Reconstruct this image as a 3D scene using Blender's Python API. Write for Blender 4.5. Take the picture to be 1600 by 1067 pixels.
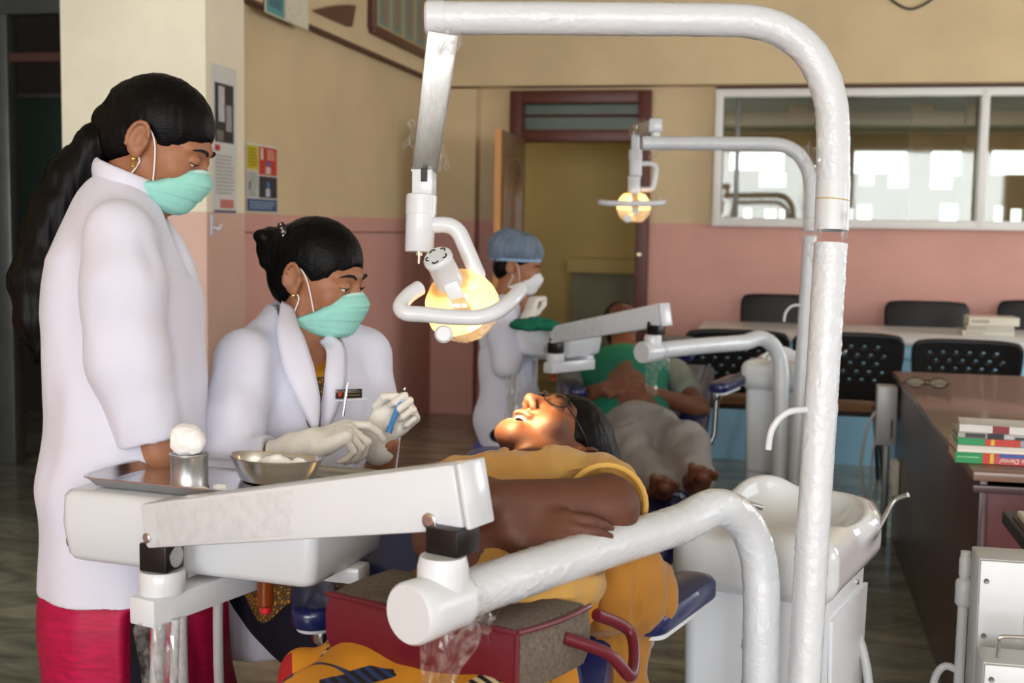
import bpy, bmesh, math, random
import numpy as np
from mathutils import Vector, Matrix

for o in list(bpy.data.objects):
    bpy.data.objects.remove(o, do_unlink=True)
SC = bpy.context.scene
COL = SC.collection
random.seed(4)

# ------------------------------------------------------------------ camera
FPX, YAW, PITCH, ROLL, EYE = 1950.0, .2095, .0913, .0156, 1.38
cF = Vector((-math.sin(YAW)*math.cos(PITCH), math.cos(YAW)*math.cos(PITCH), -math.sin(PITCH)))
cR0 = Vector((math.cos(YAW), math.sin(YAW), 0)); cU0 = cR0.cross(cF)
cR = cR0*math.cos(ROLL) + cU0*math.sin(ROLL); cU = cR.cross(cF)
cam_d = bpy.data.cameras.new('camera'); cam = bpy.data.objects.new('camera', cam_d)
COL.objects.link(cam); SC.camera = cam
cam_d.sensor_width = 36; cam_d.sensor_fit = 'HORIZONTAL'; cam_d.lens = FPX/1600*36
cam_d.clip_start = .05; cam_d.clip_end = 200
Mx = Matrix((cR, cU, -cF)).transposed().to_4x4(); Mx.translation = (0, 0, EYE)
cam.matrix_world = Mx
cam_d.dof.use_dof = True; cam_d.dof.focus_distance = 2.2; cam_d.dof.aperture_fstop = 5.6

# ------------------------------------------------------------------ world, daylight, exposure
wd = bpy.data.worlds.new('sky'); SC.world = wd; wd.use_nodes = True
bgn = wd.node_tree.nodes['Background']
bgn.inputs[0].default_value = (.86, .93, 1, 1); bgn.inputs[1].default_value = 3.0
SC.view_settings.view_transform = 'Standard'; SC.view_settings.look = 'None'
SC.view_settings.gamma = 1; SC.view_settings.use_curve_mapping = False
SC.view_settings.exposure = 0.0
SC.cycles.max_bounces = 8; SC.cycles.diffuse_bounces = 4; SC.cycles.transparent_max_bounces = 12

def area(name, loc, rot, sx, sy, power, col=(.95, .98, 1)):
    d = bpy.data.lights.new(name, 'AREA'); d.shape = 'RECTANGLE'; d.size = sx; d.size_y = sy
    d.energy = power; d.color = col
    o = bpy.data.objects.new(name, d); COL.objects.link(o); o.location = loc; o.rotation_euler = rot
    return o
# daylight entering the open windows behind the photographer and in the right hand wall
area('window_daylight', (-1.2, -5.9, 1.85), (math.radians(90), 0, 0), 3.2, 2.0, 215)
area('window_daylight', (2.6, -5.9, 1.85), (math.radians(90), 0, 0), 2.6, 2.0, 200)
area('window_daylight', (4.62, -1.5, 1.75), (math.radians(90), 0, math.radians(90)), 2.4, 1.5, 10)
area('window_daylight', (4.62, 2.6, 1.75), (math.radians(90), 0, math.radians(90)), 2.4, 1.5, 12)
area('window_daylight', (4.62, 6.8, 1.75), (math.radians(90), 0, math.radians(90)), 2.4, 1.5, 62)
area('side_room_fill', (-3.6, .95, 1.75), (math.radians(90), 0, 0), 1.3, 1.5, 48)  # added fill light, no known source, brightens the column front

# ------------------------------------------------------------------ helpers
def s2l(c):
    return tuple((v/255/12.92 if v/255 <= .04045 else ((v/255+.055)/1.055)**2.4) for v in c)

def mat(name, rgb, rough=.5, metal=0, var=.05, vs=6, bump=0, bs=80, coat=0, emit=None, es=0, alpha=1,
        trans=0, sheen=0, sss=0, stretch=(1, 1, 1), spec=.5, ior=1.45):
    m = bpy.data.materials.new(name); m.use_nodes = True; nt = m.node_tree; N = nt.nodes; L = nt.links
    b = N['Principled BSDF']; c = s2l(rgb)
    b.inputs['Base Color'].default_value = (*c, 1); b.inputs['Roughness'].default_value = rough
    b.inputs['Metallic'].default_value = metal; b.inputs['Coat Weight'].default_value = coat
    b.inputs['Coat Roughness'].default_value = .08
    b.inputs['Specular IOR Level'].default_value = spec; b.inputs['IOR'].default_value = ior
    b.inputs['Transmission Weight'].default_value = trans; b.inputs['Alpha'].default_value = alpha
    b.inputs['Sheen Weight'].default_value = sheen
    if sss:
        b.inputs['Subsurface Weight'].default_value = sss; b.inputs['Subsurface Radius'].default_value = (.012, .005, .003)
        b.inputs['Subsurface Scale'].default_value = 1
    if emit: b.inputs['Emission Color'].default_value = (*s2l(emit), 1); b.inputs['Emission Strength'].default_value = es
    tc = N.new('ShaderNodeTexCoord'); mp = N.new('ShaderNodeMapping'); mp.inputs['Scale'].default_value = stretch
    L.new(tc.outputs['Object'], mp.inputs[0])
    if var:
        n = N.new('ShaderNodeTexNoise'); n.inputs['Scale'].default_value = vs; n.inputs['Detail'].default_value = 5
        L.new(mp.outputs[0], n.inputs[0])
        r = N.new('ShaderNodeMapRange'); r.inputs[1].default_value = .3; r.inputs[2].default_value = .7
        r.inputs[3].default_value = 1-var; r.inputs[4].default_value = 1+var
        L.new(n.outputs[0], r.inputs[0])
        mx = N.new('ShaderNodeVectorMath'); mx.operation = 'SCALE'; mx.inputs[0].default_value = c
        L.new(r.outputs[0], mx.inputs['Scale']); L.new(mx.outputs[0], b.inputs['Base Color'])
    if bump:
        n2 = N.new('ShaderNodeTexNoise'); n2.inputs['Scale'].default_value = bs; n2.inputs['Detail'].default_value = 4
        L.new(mp.outputs[0], n2.inputs[0])
        bp = N.new('ShaderNodeBump'); bp.inputs['Strength'].default_value = bump; bp.inputs['Distance'].default_value = .004
        L.new(n2.outputs[0], bp.inputs['Height']); L.new(bp.outputs[0], b.inputs['Normal'])
    return m

def at(px, py, z):
    """a point seen at a photograph pixel, z metres in front of the lens"""
    return Vector((0, 0, EYE)) + (cF + cR*((px-800)/FPX) - cU*((py-533.5)/FPX))*z
def on(px, py, ax, v):
    d = cF + cR*((px-800)/FPX) - cU*((py-533.5)/FPX); o = Vector((0, 0, EYE))
    return o + d*((v-o[ax])/d[ax])

MATS = {}
def getm(m): return MATS[m] if isinstance(m, str) else m

def tag(o, label=None, cat=None, group=None, kind=None):
    if label: o['label'] = label
    if cat: o['category'] = cat
    if group: o['group'] = group
    if kind: o['kind'] = kind
    return o
def thing(name, loc, label, cat, group=None):
    o = bpy.data.objects.new(name, None); COL.objects.link(o); o.location = loc; o.empty_display_size = .1
    return tag(o, label, cat, group)
def adopt(o, parent):
    o.parent = parent
    if parent.type == 'EMPTY': o.matrix_parent_inverse = Matrix.Translation(-Vector(parent.location))
def obj(name, me, m, parent=None, smooth=None, angle=40):
    """link mesh data (or a bmesh) as one object"""
    if isinstance(me, bmesh.types.BMesh):
        bm = me; me = bpy.data.meshes.new(name); bmesh.ops.recalc_face_normals(bm, faces=bm.faces)
        bm.to_mesh(me); bm.free()
    for x in (m if isinstance(m, (list, tuple)) else [m]):
        if len(me.materials) < (len(m) if isinstance(m, (list, tuple)) else 1): me.materials.append(getm(x))
    o = bpy.data.objects.new(name, me); COL.objects.link(o)
    if smooth is None or smooth:
        me.shade_smooth()
        if smooth is None: me.set_sharp_from_angle(angle=math.radians(angle))
    if parent is not None: adopt(o, parent)
    return o
def struct(name, me, m, parent=None, **k):
    o = obj(name, me, m, parent, **k)
    if parent is None: o['kind'] = 'structure'
    return o
def copy_tree(o, parent=None, off=None):
    c = o.copy(); COL.objects.link(c); c.parent = parent
    if parent is not None: c.matrix_parent_inverse = o.matrix_parent_inverse.copy()
    if off is not None: c.location = Vector(o.location) + Vector(off)
    for ch in list(o.children): copy_tree(ch, c)
    return c

def frame(d, up=(0, 0, 1)):
    d = Vector(d).normalized(); up = Vector(up)
    if abs(d.dot(up)) > .98: up = Vector((0, 1, 0))
    x = d.cross(up).normalized(); y = x.cross(d).normalized()
    return x, y, d

def BM(): return bmesh.new()
def bbox(bm, c, s, rot=None, bev=0, seg=2):
    r = bmesh.ops.create_cube(bm, size=1); vs = r['verts']
    bmesh.ops.scale(bm, vec=Vector(s), verts=vs)
    if bev:
        es = list({e for v in vs for e in v.link_edges})
        rr = bmesh.ops.bevel(bm, geom=es, offset=bev, segments=seg, profile=.5, affect='EDGES')
        vs = list({v for f in rr['faces'] for v in f.verts} | {v for v in vs if v.is_valid})
    if rot is not None: bmesh.ops.transform(bm, matrix=rot if len(rot) == 4 else rot.to_4x4(), verts=vs)
    bmesh.ops.translate(bm, vec=Vector(c), verts=vs)
    return bm
def axes(x, y, z): return Matrix((Vector(x), Vector(y), Vector(z))).transposed()
def beam(bm, a, b, w, h, bev=0, up=(0, 0, 1), w2=None, h2=None):
    """box bar from a to b, width w (sideways), height h; may taper"""
    a = Vector(a); b = Vector(b); x, y, d = frame(b-a, up)
    w2 = w if w2 is None else w2; h2 = h if h2 is None else h2
    vs = []
    for p, ww, hh in ((a, w, h), (b, w2, h2)):
        for sx, sy in ((-1, -1), (1, -1), (1, 1), (-1, 1)): vs.append(bm.verts.new(p + x*sx*ww/2 + y*sy*hh/2))
    fs = [bm.faces.new([vs[i] for i in q]) for q in ((3, 2, 1, 0), (4, 5, 6, 7), (0, 1, 5, 4), (1, 2, 6, 5), (2, 3, 7, 6), (3, 0, 4, 7))]
    if bev:
        es = list({e for f in fs for e in f.edges})
        bmesh.ops.bevel(bm, geom=es, offset=bev, segments=2, profile=.5, affect='EDGES')
    return bm
def tube(bm, pts, r, n=14, cap=True, smooth_path=0):
    pts = [Vector(p) for p in pts]
    if smooth_path: pts, r = spline(pts, r, smooth_path)
    rs = r if isinstance(r, (list, tuple)) else [r]*len(pts)
    t0 = (pts[1]-pts[0]).normalized(); x, y, _ = frame(t0)
    rings = []
    for i, p in enumerate(pts):
        t = (pts[min(i+1, len(pts)-1)]-pts[max(i-1, 0)]).normalized()
        x = (x - t*x.dot(t)).normalized(); y = t.cross(x)
        rings.append([bm.verts.new(p + (x*math.cos(2*math.pi*k/n) + y*math.sin(2*math.pi*k/n))*rs[i]) for k in range(n)])
    for i in range(len(rings)-1):
        for k in range(n): bm.faces.new((rings[i][k], rings[i][(k+1) % n], rings[i+1][(k+1) % n], rings[i+1][k]))
    if cap: bm.faces.new(rings[0][::-1]); bm.faces.new(rings[-1])
    return bm
def wrapped_tube(pts, r, n=56, step=.004, amp=.0017, seed=0, sub=6):
    """pipe wound with clear film: spiral creases raised on the surface"""
    pts, _ = spline([Vector(p) for p in pts], r, sub); cum = [0]
    for i in range(1, len(pts)): cum.append(cum[-1]+(pts[i]-pts[i-1]).length)
    m = max(int(cum[-1]/step), 4); P = []; j = 0
    for i in range(m+1):
        d = cum[-1]*i/m
        while j < len(pts)-2 and cum[j+1] < d: j += 1
        P.append(pts[j].lerp(pts[j+1], (d-cum[j])/max(cum[j+1]-cum[j], 1e-9)))
    x, y, _ = frame(P[1]-P[0]); rows = []
    S_, A_ = np.meshgrid(np.linspace(0, cum[-1], m+1), np.linspace(0, 2*np.pi, n, endpoint=False), indexing='ij')
    q = np.stack([np.cos(A_)*1.6+S_.ravel().reshape(S_.shape)*0, np.sin(A_)*1.6, S_*9], -1).reshape(-1, 3)
    w = vnoise(q*1.3+seed).reshape(S_.shape); ph = S_*52+A_*2+w*3.6
    ridge = (1-np.abs(np.sin(ph)))**5; ph2 = S_*95+A_*3+w*5; ridge = ridge*.8+.6*(1-np.abs(np.sin(ph2)))**7
    mask_ = np.clip(.55+.9*vnoise(q*.8+seed+9).reshape(S_.shape), 0, 1)
    D = amp*(ridge*mask_+.12*vnoise(q*3+seed).reshape(S_.shape))
    for i, p in enumerate(P):
        t = (P[min(i+1, m)]-P[max(i-1, 0)]).normalized(); x = (x-t*x.dot(t)).normalized(); y = t.cross(x)
        rows.append([p+(x*math.cos(a)+y*math.sin(a))*(r+D[i, k]) for k, a in enumerate(np.linspace(0, 2*np.pi, n, endpoint=False))])
    bm = grid_mesh(rows, True); bm.verts.ensure_lookup_table(); bm.faces.new([bm.verts[k] for k in range(n)]); bm.faces.new([bm.verts[m*n+k] for k in range(n)])
    return bm
def spline(pts, r, n):
    out, ro = [], []
    rs = r if isinstance(r, (list, tuple)) else [r]*len(pts)
    for i in range(len(pts)-1):
        p0 = pts[max(i-1, 0)]; p1 = pts[i]; p2 = pts[i+1]; p3 = pts[min(i+2, len(pts)-1)]
        for k in range(n):
            t = k/n
            out.append(.5*((2*p1)+(p2-p0)*t+(2*p0-5*p1+4*p2-p3)*t*t+(3*p1-p0-3*p2+p3)*t**3)); ro.append(rs[i]+(rs[i+1]-rs[i])*t)
    out.append(pts[-1]); ro.append(rs[-1])
    return out, ro
def lathe(bm, c, prof, n=24, axis=(0, 0, 1)):
    """prof: (radius, height) pairs from bottom to top"""
    x, y, d = frame(axis); c = Vector(c); rings = []
    for r, h in prof:
        rings.append([bm.verts.new(c + d*h + (x*math.cos(2*math.pi*k/n)+y*math.sin(2*math.pi*k/n))*max(r, 1e-4)) for k in range(n)])
    for i in range(len(rings)-1):
        for k in range(n): bm.faces.new((rings[i][k], rings[i][(k+1) % n], rings[i+1][(k+1) % n], rings[i+1][k]))
    bm.faces.new(rings[0][::-1]); bm.faces.new(rings[-1])
    return bm
def loft(bm, secs, cap=True):
    rings = [[bm.verts.new(Vector(p)) for p in s] for s in secs]; n = len(rings[0])
    for i in range(len(rings)-1):
        for k in range(n): bm.faces.new((rings[i][k], rings[i][(k+1) % n], rings[i+1][(k+1) % n], rings[i+1][k]))
    if cap: bm.faces.new(rings[0][::-1]); bm.faces.new(rings[-1])
    return bm
def rrect(c, x, y, hw, hd, r, n=5):
    """rounded rectangle ring in the plane of x,y"""
    c = Vector(c); x = Vector(x); y = Vector(y); out = []
    for sx, sy, a0 in ((1, 1, 0), (-1, 1, 90), (-1, -1, 180), (1, -1, 270)):
        for k in range(n+1):
            a = math.radians(a0+90*k/n)
            out.append(c + x*(sx*(hw-r)+r*math.cos(a)) + y*(sy*(hd-r)+r*math.sin(a)))
    return out
def grid_mesh(P, closed_u=False):
    """P[v][u] points -> bmesh sheet"""
    bm = BM(); V = [[bm.verts.new(Vector(p)) for p in row] for row in P]
    for j in range(len(V)-1):
        for i in range(len(V[0])-(0 if closed_u else 1)):
            k = (i+1) % len(V[0]); bm.faces.new((V[j][i], V[j][k], V[j+1][k], V[j+1][i]))
    return bm
def solid(o, t, off=0):
    m = o.modifiers.new('thickness', 'SOLIDIFY'); m.thickness = t; m.offset = off
    return o
def disc_screw(bm, c, n, r=.008):
    lathe(bm, c, [(r, -.002), (r, .002), (r*.75, .0035), (r*.3, .003)], 16, n)
    return bm

# ------------------------------------------------------------------ implicit surfaces for soft and organic shapes
def _np(v): return np.array(v, dtype=np.float32)
def ell(c, r, rot=None):
    c = _np(c); r = _np(r if hasattr(r, '__len__') else (r, r, r)); A = np.eye(3, dtype=np.float32) if rot is None else np.array(rot, dtype=np.float32)
    ext = np.sqrt(((A*r[None, :])**2).sum(1))
    def fn(x, y, z):
        x = x-c[0]; y = y-c[1]; z = z-c[2]; k0 = 0; k1 = 0
        for i in range(3):
            p = x*A[0, i]+y*A[1, i]+z*A[2, i]; k0 = k0+(p/r[i])**2; k1 = k1+(p/r[i]**2)**2
        k0 = np.sqrt(k0); return k0*(k0-1)/np.maximum(np.sqrt(k1), 1e-6)
    return c-ext, c+ext, fn
def cone(a, b, ra, rb, flat=None):
    a = _np(a); b = _np(b); ba = b-a; L2 = max(float(ba@ba), 1e-9)
    def fn(x, y, z):
        x = x-a[0]; y = y-a[1]; z = z-a[2]
        t = np.clip((x*ba[0]+y*ba[1]+z*ba[2])/L2, 0, 1)
        qx = x-t*ba[0]; qy = y-t*ba[1]; qz = z-t*ba[2]; d2 = qx*qx+qy*qy+qz*qz
        if flat is not None:
            n, s = flat; qn = qx*n[0]+qy*n[1]+qz*n[2]; d2 = d2+qn*qn*(1/s**2-1)
        return np.sqrt(d2)-(ra+(rb-ra)*t)
    m = max(ra, rb)
    return np.minimum(a, b)-m, np.maximum(a, b)+m, fn
def boxp(c, half, rot=None, rnd=.01):
    c = _np(c); h = _np(half); A = np.eye(3, dtype=np.float32) if rot is None else np.array(rot, dtype=np.float32)
    ext = (np.abs(A)*h[None, :]).sum(1)
    def fn(x, y, z):
        x = x-c[0]; y = y-c[1]; z = z-c[2]; q = []
        for i in range(3): q.append(np.abs(x*A[0, i]+y*A[1, i]+z*A[2, i])-(h[i]-rnd))
        return np.sqrt(sum(np.maximum(v, 0)**2 for v in q))+np.minimum(np.maximum(np.maximum(q[0], q[1]), q[2]), 0)-rnd
    return c-ext, c+ext, fn
def half(p, n):
    """half space on the side n points away from (negative where (q-p).n<0)"""
    p = _np(p); n = _np(Vector(n).normalized()); B = np.full(3, 50, dtype=np.float32)
    return -B, B, lambda x, y, z: (x-p[0])*n[0]+(y-p[1])*n[1]+(z-p[2])*n[2]
class SDF:
    def __init__(s, lo, hi, res):
        s.lo = _np(lo); s.res = res; n = np.ceil((_np(hi)-s.lo)/res).astype(int)+1
        s.ax = [s.lo[i]+res*np.arange(n[i], dtype=np.float32) for i in range(3)]
        s.f = np.full(tuple(n), 9, dtype=np.float32)
    def _blk(s, lo, hi, pad):
        sl = []
        for i in range(3):
            n = len(s.ax[i]); a = int(np.floor((lo[i]-pad-s.lo[i])/s.res)); b = int(np.ceil((hi[i]+pad-s.lo[i])/s.res))+1
            sl.append(slice(min(max(a, 0), n), min(max(b, 0), n)))
        sl = tuple(sl); x, y, z = (s.ax[i][sl[i]] for i in range(3))
        return sl, x[:, None, None], y[None, :, None], z[None, None, :]
    def add(s, pr, k=.02):
        lo, hi, fn = pr; sl, x, y, z = s._blk(lo, hi, k+.03)
        if min(len(x.ravel()), len(y.ravel()), len(z.ravel())) == 0: return s
        d = fn(x, y, z); f = s.f[sl]; h = np.clip(.5+.5*(d-f)/k, 0, 1); s.f[sl] = d*(1-h)+f*h-k*h*(1-h); return s
    def sub(s, pr, k=.005):
        lo, hi, fn = pr; sl, x, y, z = s._blk(lo, hi, k+.03)
        if min(len(x.ravel()), len(y.ravel()), len(z.ravel())) == 0: return s
        d = -fn(x, y, z); f = s.f[sl]; h = np.clip(.5-.5*(d-f)/k, 0, 1); s.f[sl] = d*(1-h)+f*h+k*h*(1-h); return s
    def cut(s, p, n, k=.004):
        """remove everything on the side n points to"""
        return s.sub(half(p, -Vector(n)), k)
    def chain(s, pts, rs, k=.02, flat=None):
        for i in range(len(pts)-1): s.add(cone(pts[i], pts[i+1], rs[i], rs[i+1], flat), k)
        return s
    def grid(s): return s.ax[0][:, None, None], s.ax[1][None, :, None], s.ax[2][None, None, :]
    def mesh(s, name, disp=None):
        f = s.f; S = f < 0
        c8 = [S[i:i-1 or None, j:j-1 or None, k:k-1 or None] for i in (0, 1) for j in (0, 1) for k in (0, 1)]
        tot = sum(c.astype(np.int8) for c in c8); I, J, K = np.nonzero((tot > 0) & (tot < 8))
        nv = len(I); acc = np.zeros((nv, 3), np.float32); cnt = np.zeros(nv, np.float32)
        for ax in range(3):
            for a in (0, 1):
                for b in (0, 1):
                    o0 = [0, 0, 0]; o0[(ax+1) % 3] = a; o0[(ax+2) % 3] = b; o1 = list(o0); o1[ax] = 1
                    f0 = f[I+o0[0], J+o0[1], K+o0[2]]; f1 = f[I+o1[0], J+o1[1], K+o1[2]]; m = (f0 < 0) != (f1 < 0)
                    t = np.where(m, f0/np.where(m, f0-f1, 1), 0); p = np.tile(np.array(o0, np.float32), (nv, 1)); p[:, ax] = t
                    acc += p*m[:, None]; cnt += m
        V = s.lo+s.res*(np.stack([I, J, K], 1)+acc/np.maximum(cnt, 1)[:, None])
        idx = np.full(tuple(n-1 for n in f.shape), -1, np.int64); idx[I, J, K] = np.arange(nv)
        Q = []
        for ax in range(3):
            s0 = [slice(None)]*3; s1 = [slice(None)]*3; s0[ax] = slice(0, -1); s1[ax] = slice(1, None)
            E = S[tuple(s0)] != S[tuple(s1)]; e = np.argwhere(E); u, w = (ax+1) % 3, (ax+2) % 3
            ok = (e[:, u] > 0) & (e[:, w] > 0) & (e[:, u] < f.shape[u]-1) & (e[:, w] < f.shape[w]-1); e = e[ok]
            if len(e) == 0: continue
            def ci(du, dw):
                q = e.copy(); q[:, u] -= du; q[:, w] -= dw; return idx[q[:, 0], q[:, 1], q[:, 2]]
            q = np.stack([ci(1, 1), ci(0, 1), ci(0, 0), ci(1, 0)], 1)
            neg = ~S[e[:, 0], e[:, 1], e[:, 2]]; q[neg] = q[neg][:, ::-1]; Q.append(q)
        Q = np.concatenate(Q); Q = Q[(Q >= 0).all(1)]
        return np_mesh(name, V, Q, disp)
def np_mesh(name, V, Q, disp=None):
    me = bpy.data.meshes.new(name); me.vertices.add(len(V)); me.vertices.foreach_set('co', V.astype(np.float32).ravel())
    me.loops.add(Q.size); me.loops.foreach_set('vertex_index', Q.ravel().astype(np.int32))
    me.polygons.add(len(Q)); me.polygons.foreach_set('loop_start', np.arange(0, Q.size, Q.shape[1], dtype=np.int32))
    me.update(calc_edges=True)
    if disp is not None:
        N = np.empty(len(V)*3, np.float32); me.vertices.foreach_get('normal', N); N = N.reshape(-1, 3)
        V = V+N*disp(V, N)[:, None]; me.vertices.foreach_set('co', V.astype(np.float32).ravel()); me.update()
    return me
def vnoise(P):
    """smooth lattice noise, -1..1"""
    i = np.floor(P).astype(np.int64); t = P-i; t = t*t*(3-2*t); out = 0
    for dx in (0, 1):
        for dy in (0, 1):
            for dz in (0, 1):
                h = (i[:, 0]+dx)*374761393+(i[:, 1]+dy)*668265263+(i[:, 2]+dz)*2147483647
                h = (h ^ (h >> 13))*1274126177; h = ((h ^ (h >> 16)) & 0xffff)/32767.5-1
                out = out+h*(t[:, 0] if dx else 1-t[:, 0])*(t[:, 1] if dy else 1-t[:, 1])*(t[:, 2] if dz else 1-t[:, 2])
    return out
def folds(scale, amp, seed=0, sharp=False):
    sc = np.array(scale, np.float64)
    def fn(V, N):
        P = V.astype(np.float64)*sc+seed*7.3
        w = vnoise(V.astype(np.float64)*6+seed)
        n = vnoise(P+w[:, None]*.7)+.4*vnoise(P*2.1+5)
        if sharp: n = 1-2*np.abs(n)
        return (amp*n).astype(np.float32)
    return fn
# ================================================================== materials
def twotone(name, top, bot, zsplit):
    m = mat(name, top, .62, var=.0); nt = m.node_tree; N = nt.nodes; L = nt.links; b = N['Principled BSDF']
    g = N.new('ShaderNodeNewGeometry'); s = N.new('ShaderNodeSeparateXYZ'); L.new(g.outputs['Position'], s.inputs[0])
    c = N.new('ShaderNodeMath'); c.operation = 'GREATER_THAN'; c.inputs[1].default_value = zsplit; L.new(s.outputs[2], c.inputs[0])
    mx = N.new('ShaderNodeMix'); mx.data_type = 'RGBA'; mx.inputs[6].default_value = (*s2l(bot), 1); mx.inputs[7].default_value = (*s2l(top), 1)
    L.new(c.outputs[0], mx.inputs[0])
    n = N.new('ShaderNodeTexNoise'); n.inputs['Scale'].default_value = 1.7; n.inputs['Detail'].default_value = 7; n.inputs['Roughness'].default_value = .62
    L.new(g.outputs['Position'], n.inputs[0])
    r = N.new('ShaderNodeMapRange'); r.inputs[1].default_value = .32; r.inputs[2].default_value = .68; r.inputs[3].default_value = .9; r.inputs[4].default_value = 1.06
    L.new(n.outputs[0], r.inputs[0]); v = N.new('ShaderNodeVectorMath'); v.operation = 'SCALE'
    L.new(mx.outputs[2], v.inputs[0]); L.new(r.outputs[0], v.inputs['Scale']); L.new(v.outputs[0], b.inputs['Base Color'])
    n2 = N.new('ShaderNodeTexNoise'); n2.inputs['Scale'].default_value = 35; n2.inputs['Detail'].default_value = 3; L.new(g.outputs['Position'], n2.inputs[0])
    bp = N.new('ShaderNodeBump'); bp.inputs['Strength'].default_value = .12; bp.inputs['Distance'].default_value = .01
    L.new(n2.outputs[0], bp.inputs['Height']); L.new(bp.outputs[0], b.inputs['Normal'])
    return m
MATS['wall'] = twotone('wall_paint', (214, 191, 150), (214, 160, 148), 1.425)
MATS['column'] = twotone('column_paint', (240, 228, 202), (222, 182, 166), 1.425)
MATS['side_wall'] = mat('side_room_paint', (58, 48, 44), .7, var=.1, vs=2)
MATS['ceiling'] = mat('ceiling_paint', (225, 218, 200), .8, var=.03)
MATS['beam_line'] = mat('dark_line', (96, 62, 52), .6)
MATS['maroon_wood'] = mat('maroon_wood', (92, 46, 38), .42, var=.12, vs=14, stretch=(1, 1, .12))
MATS['door_wood'] = mat('varnished_wood', (128, 100, 74), .3, var=.16, vs=16, stretch=(3, 3, .18), coat=.3)
MATS['door_edge'] = mat('door_edge_wood', (214, 150, 84), .45, var=.08)
MATS['upvc'] = mat('white_window_frame', (232, 230, 226), .35, var=.02)
MATS['steel_post'] = mat('grey_steel', (120, 122, 118), .4, .6, var=.12, vs=5)
MATS['laminate'] = mat('brown_laminate', (134, 104, 88), .32, var=.1, vs=9, stretch=(1, 6, 1), coat=.25)
MATS['dark_laminate'] = mat('dark_laminate', (82, 60, 60), .3, var=.12, vs=9, stretch=(1, 1, 5))
MATS['red_laminate'] = mat('dark_red_laminate', (104, 34, 36), .4, var=.1)
MATS['blue_paint'] = mat('light_blue_paint', (160, 218, 252), .5, var=.05)
MATS['white_laminate'] = mat('white_laminate', (222, 224, 226), .3, var=.02)
MATS['black_plastic'] = mat('black_plastic', (20, 20, 23), .42, var=.1)
MATS['tan_seat'] = mat('tan_seat', (120, 86, 58), .6, var=.08)
MATS['metal_box'] = mat('grey_enamel', (196, 198, 200), .4, .2, var=.05)
MATS['pvc'] = mat('pvc_pipe', (196, 198, 200), .4, var=.04)
MATS['paper'] = mat('paper', (232, 226, 206), .8, var=.05, vs=30)

def floor_mat():
    m = mat('marble_floor', (120, 118, 104), .22, var=0, coat=.2); nt = m.node_tree; N = nt.nodes; L = nt.links; b = N['Principled BSDF']
    g = N.new('ShaderNodeNewGeometry'); mp = N.new('ShaderNodeMapping'); mp.inputs['Scale'].default_value = (1, 2.4, 1); mp.inputs['Rotation'].default_value = (0, 0, .6)
    L.new(g.outputs['Position'], mp.inputs[0])
    n = N.new('ShaderNodeTexNoise'); n.inputs['Scale'].default_value = 2.2; n.inputs['Detail'].default_value = 9; n.inputs['Roughness'].default_value = .65; n.inputs['Distortion'].default_value = 1.3
    L.new(mp.outputs[0], n.inputs[0]); cr = N.new('ShaderNodeValToRGB')
    cr.color_ramp.elements[0].position = .3; cr.color_ramp.elements[0].color = (*s2l((88, 88, 78)), 1)
    cr.color_ramp.elements[1].position = .72; cr.color_ramp.elements[1].color = (*s2l((172, 167, 144)), 1)
    e = cr.color_ramp.elements.new(.52); e.color = (*s2l((132, 130, 112)), 1)
    L.new(n.outputs[0], cr.inputs[0]); L.new(cr.outputs[0], b.inputs['Base Color'])
    return m
MATS['floor'] = floor_mat()

def glass_mat(name='window_glass', tint=(.86, .9, .82), refl=.12):
    m = bpy.data.materials.new(name); m.use_nodes = True; nt = m.node_tree; N = nt.nodes; L = nt.links
    N.remove(N['Principled BSDF']); t = N.new('ShaderNodeBsdfTransparent'); t.inputs[0].default_value = (*tint, 1)
    g = N.new('ShaderNodeBsdfGlossy'); g.inputs['Roughness'].default_value = .03
    lw = N.new('ShaderNodeFresnel'); lw.inputs[0].default_value = 1.5
    mx = N.new('ShaderNodeMixShader'); L.new(lw.outputs[0], mx.inputs[0]); L.new(t.outputs[0], mx.inputs[1]); L.new(g.outputs[0], mx.inputs[2])
    L.new(mx.outputs[0], N['Material Output'].inputs[0]); return m
MATS['glass'] = glass_mat()

# ================================================================== room shell
YB, XL, XR, YF, HC = 9.0, -2.5, 4.5, -5.8, 3.3
def slab(name, lo, hi, m, parent=None):
    lo = Vector(lo); hi = Vector(hi); return struct(name, bbox(BM(), (lo+hi)/2, hi-lo), m, parent, smooth=False)
slab('floor', (-7.1, -6.1, -.1), (4.8, 14.2, 0), 'floor')
slab('ceiling', (-7.1, -6.1, HC), (4.8, 14.2, HC+.1), 'ceiling')
def wall_with_holes(name, axis, v0, v1, u0, u1, z0, z1, holes, m):
    """axis 0: wall across X (u=Y); axis 1: wall across Y (u=X). Holes (u0,u1,z0,z1) left open"""
    us = sorted({u0, u1, *[h[0] for h in holes], *[h[1] for h in holes]}); zs = sorted({z0, z1, *[h[2] for h in holes], *[h[3] for h in holes]})
    bm = BM()
    for i in range(len(us)-1):
        for j in range(len(zs)-1):
            cu, cz = (us[i]+us[i+1])/2, (zs[j]+zs[j+1])/2
            if any(h[0] < cu < h[1] and h[2] < cz < h[3] for h in holes): continue
            lo = (v0, us[i], zs[j]) if axis == 0 else (us[i], v0, zs[j]); hi = (v1, us[i+1], zs[j+1]) if axis == 0 else (us[i+1], v1, zs[j+1])
            bbox(bm, (Vector(lo)+Vector(hi))/2, Vector(hi)-Vector(lo))
    bmesh.ops.remove_doubles(bm, verts=bm.verts, dist=1e-4)
    return struct(name, bm, m, smooth=False)
DOOR = (-1.94, -.92, 0, 2.365); WIN = (-.475, 3.3, 1.42, 2.36)
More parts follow.
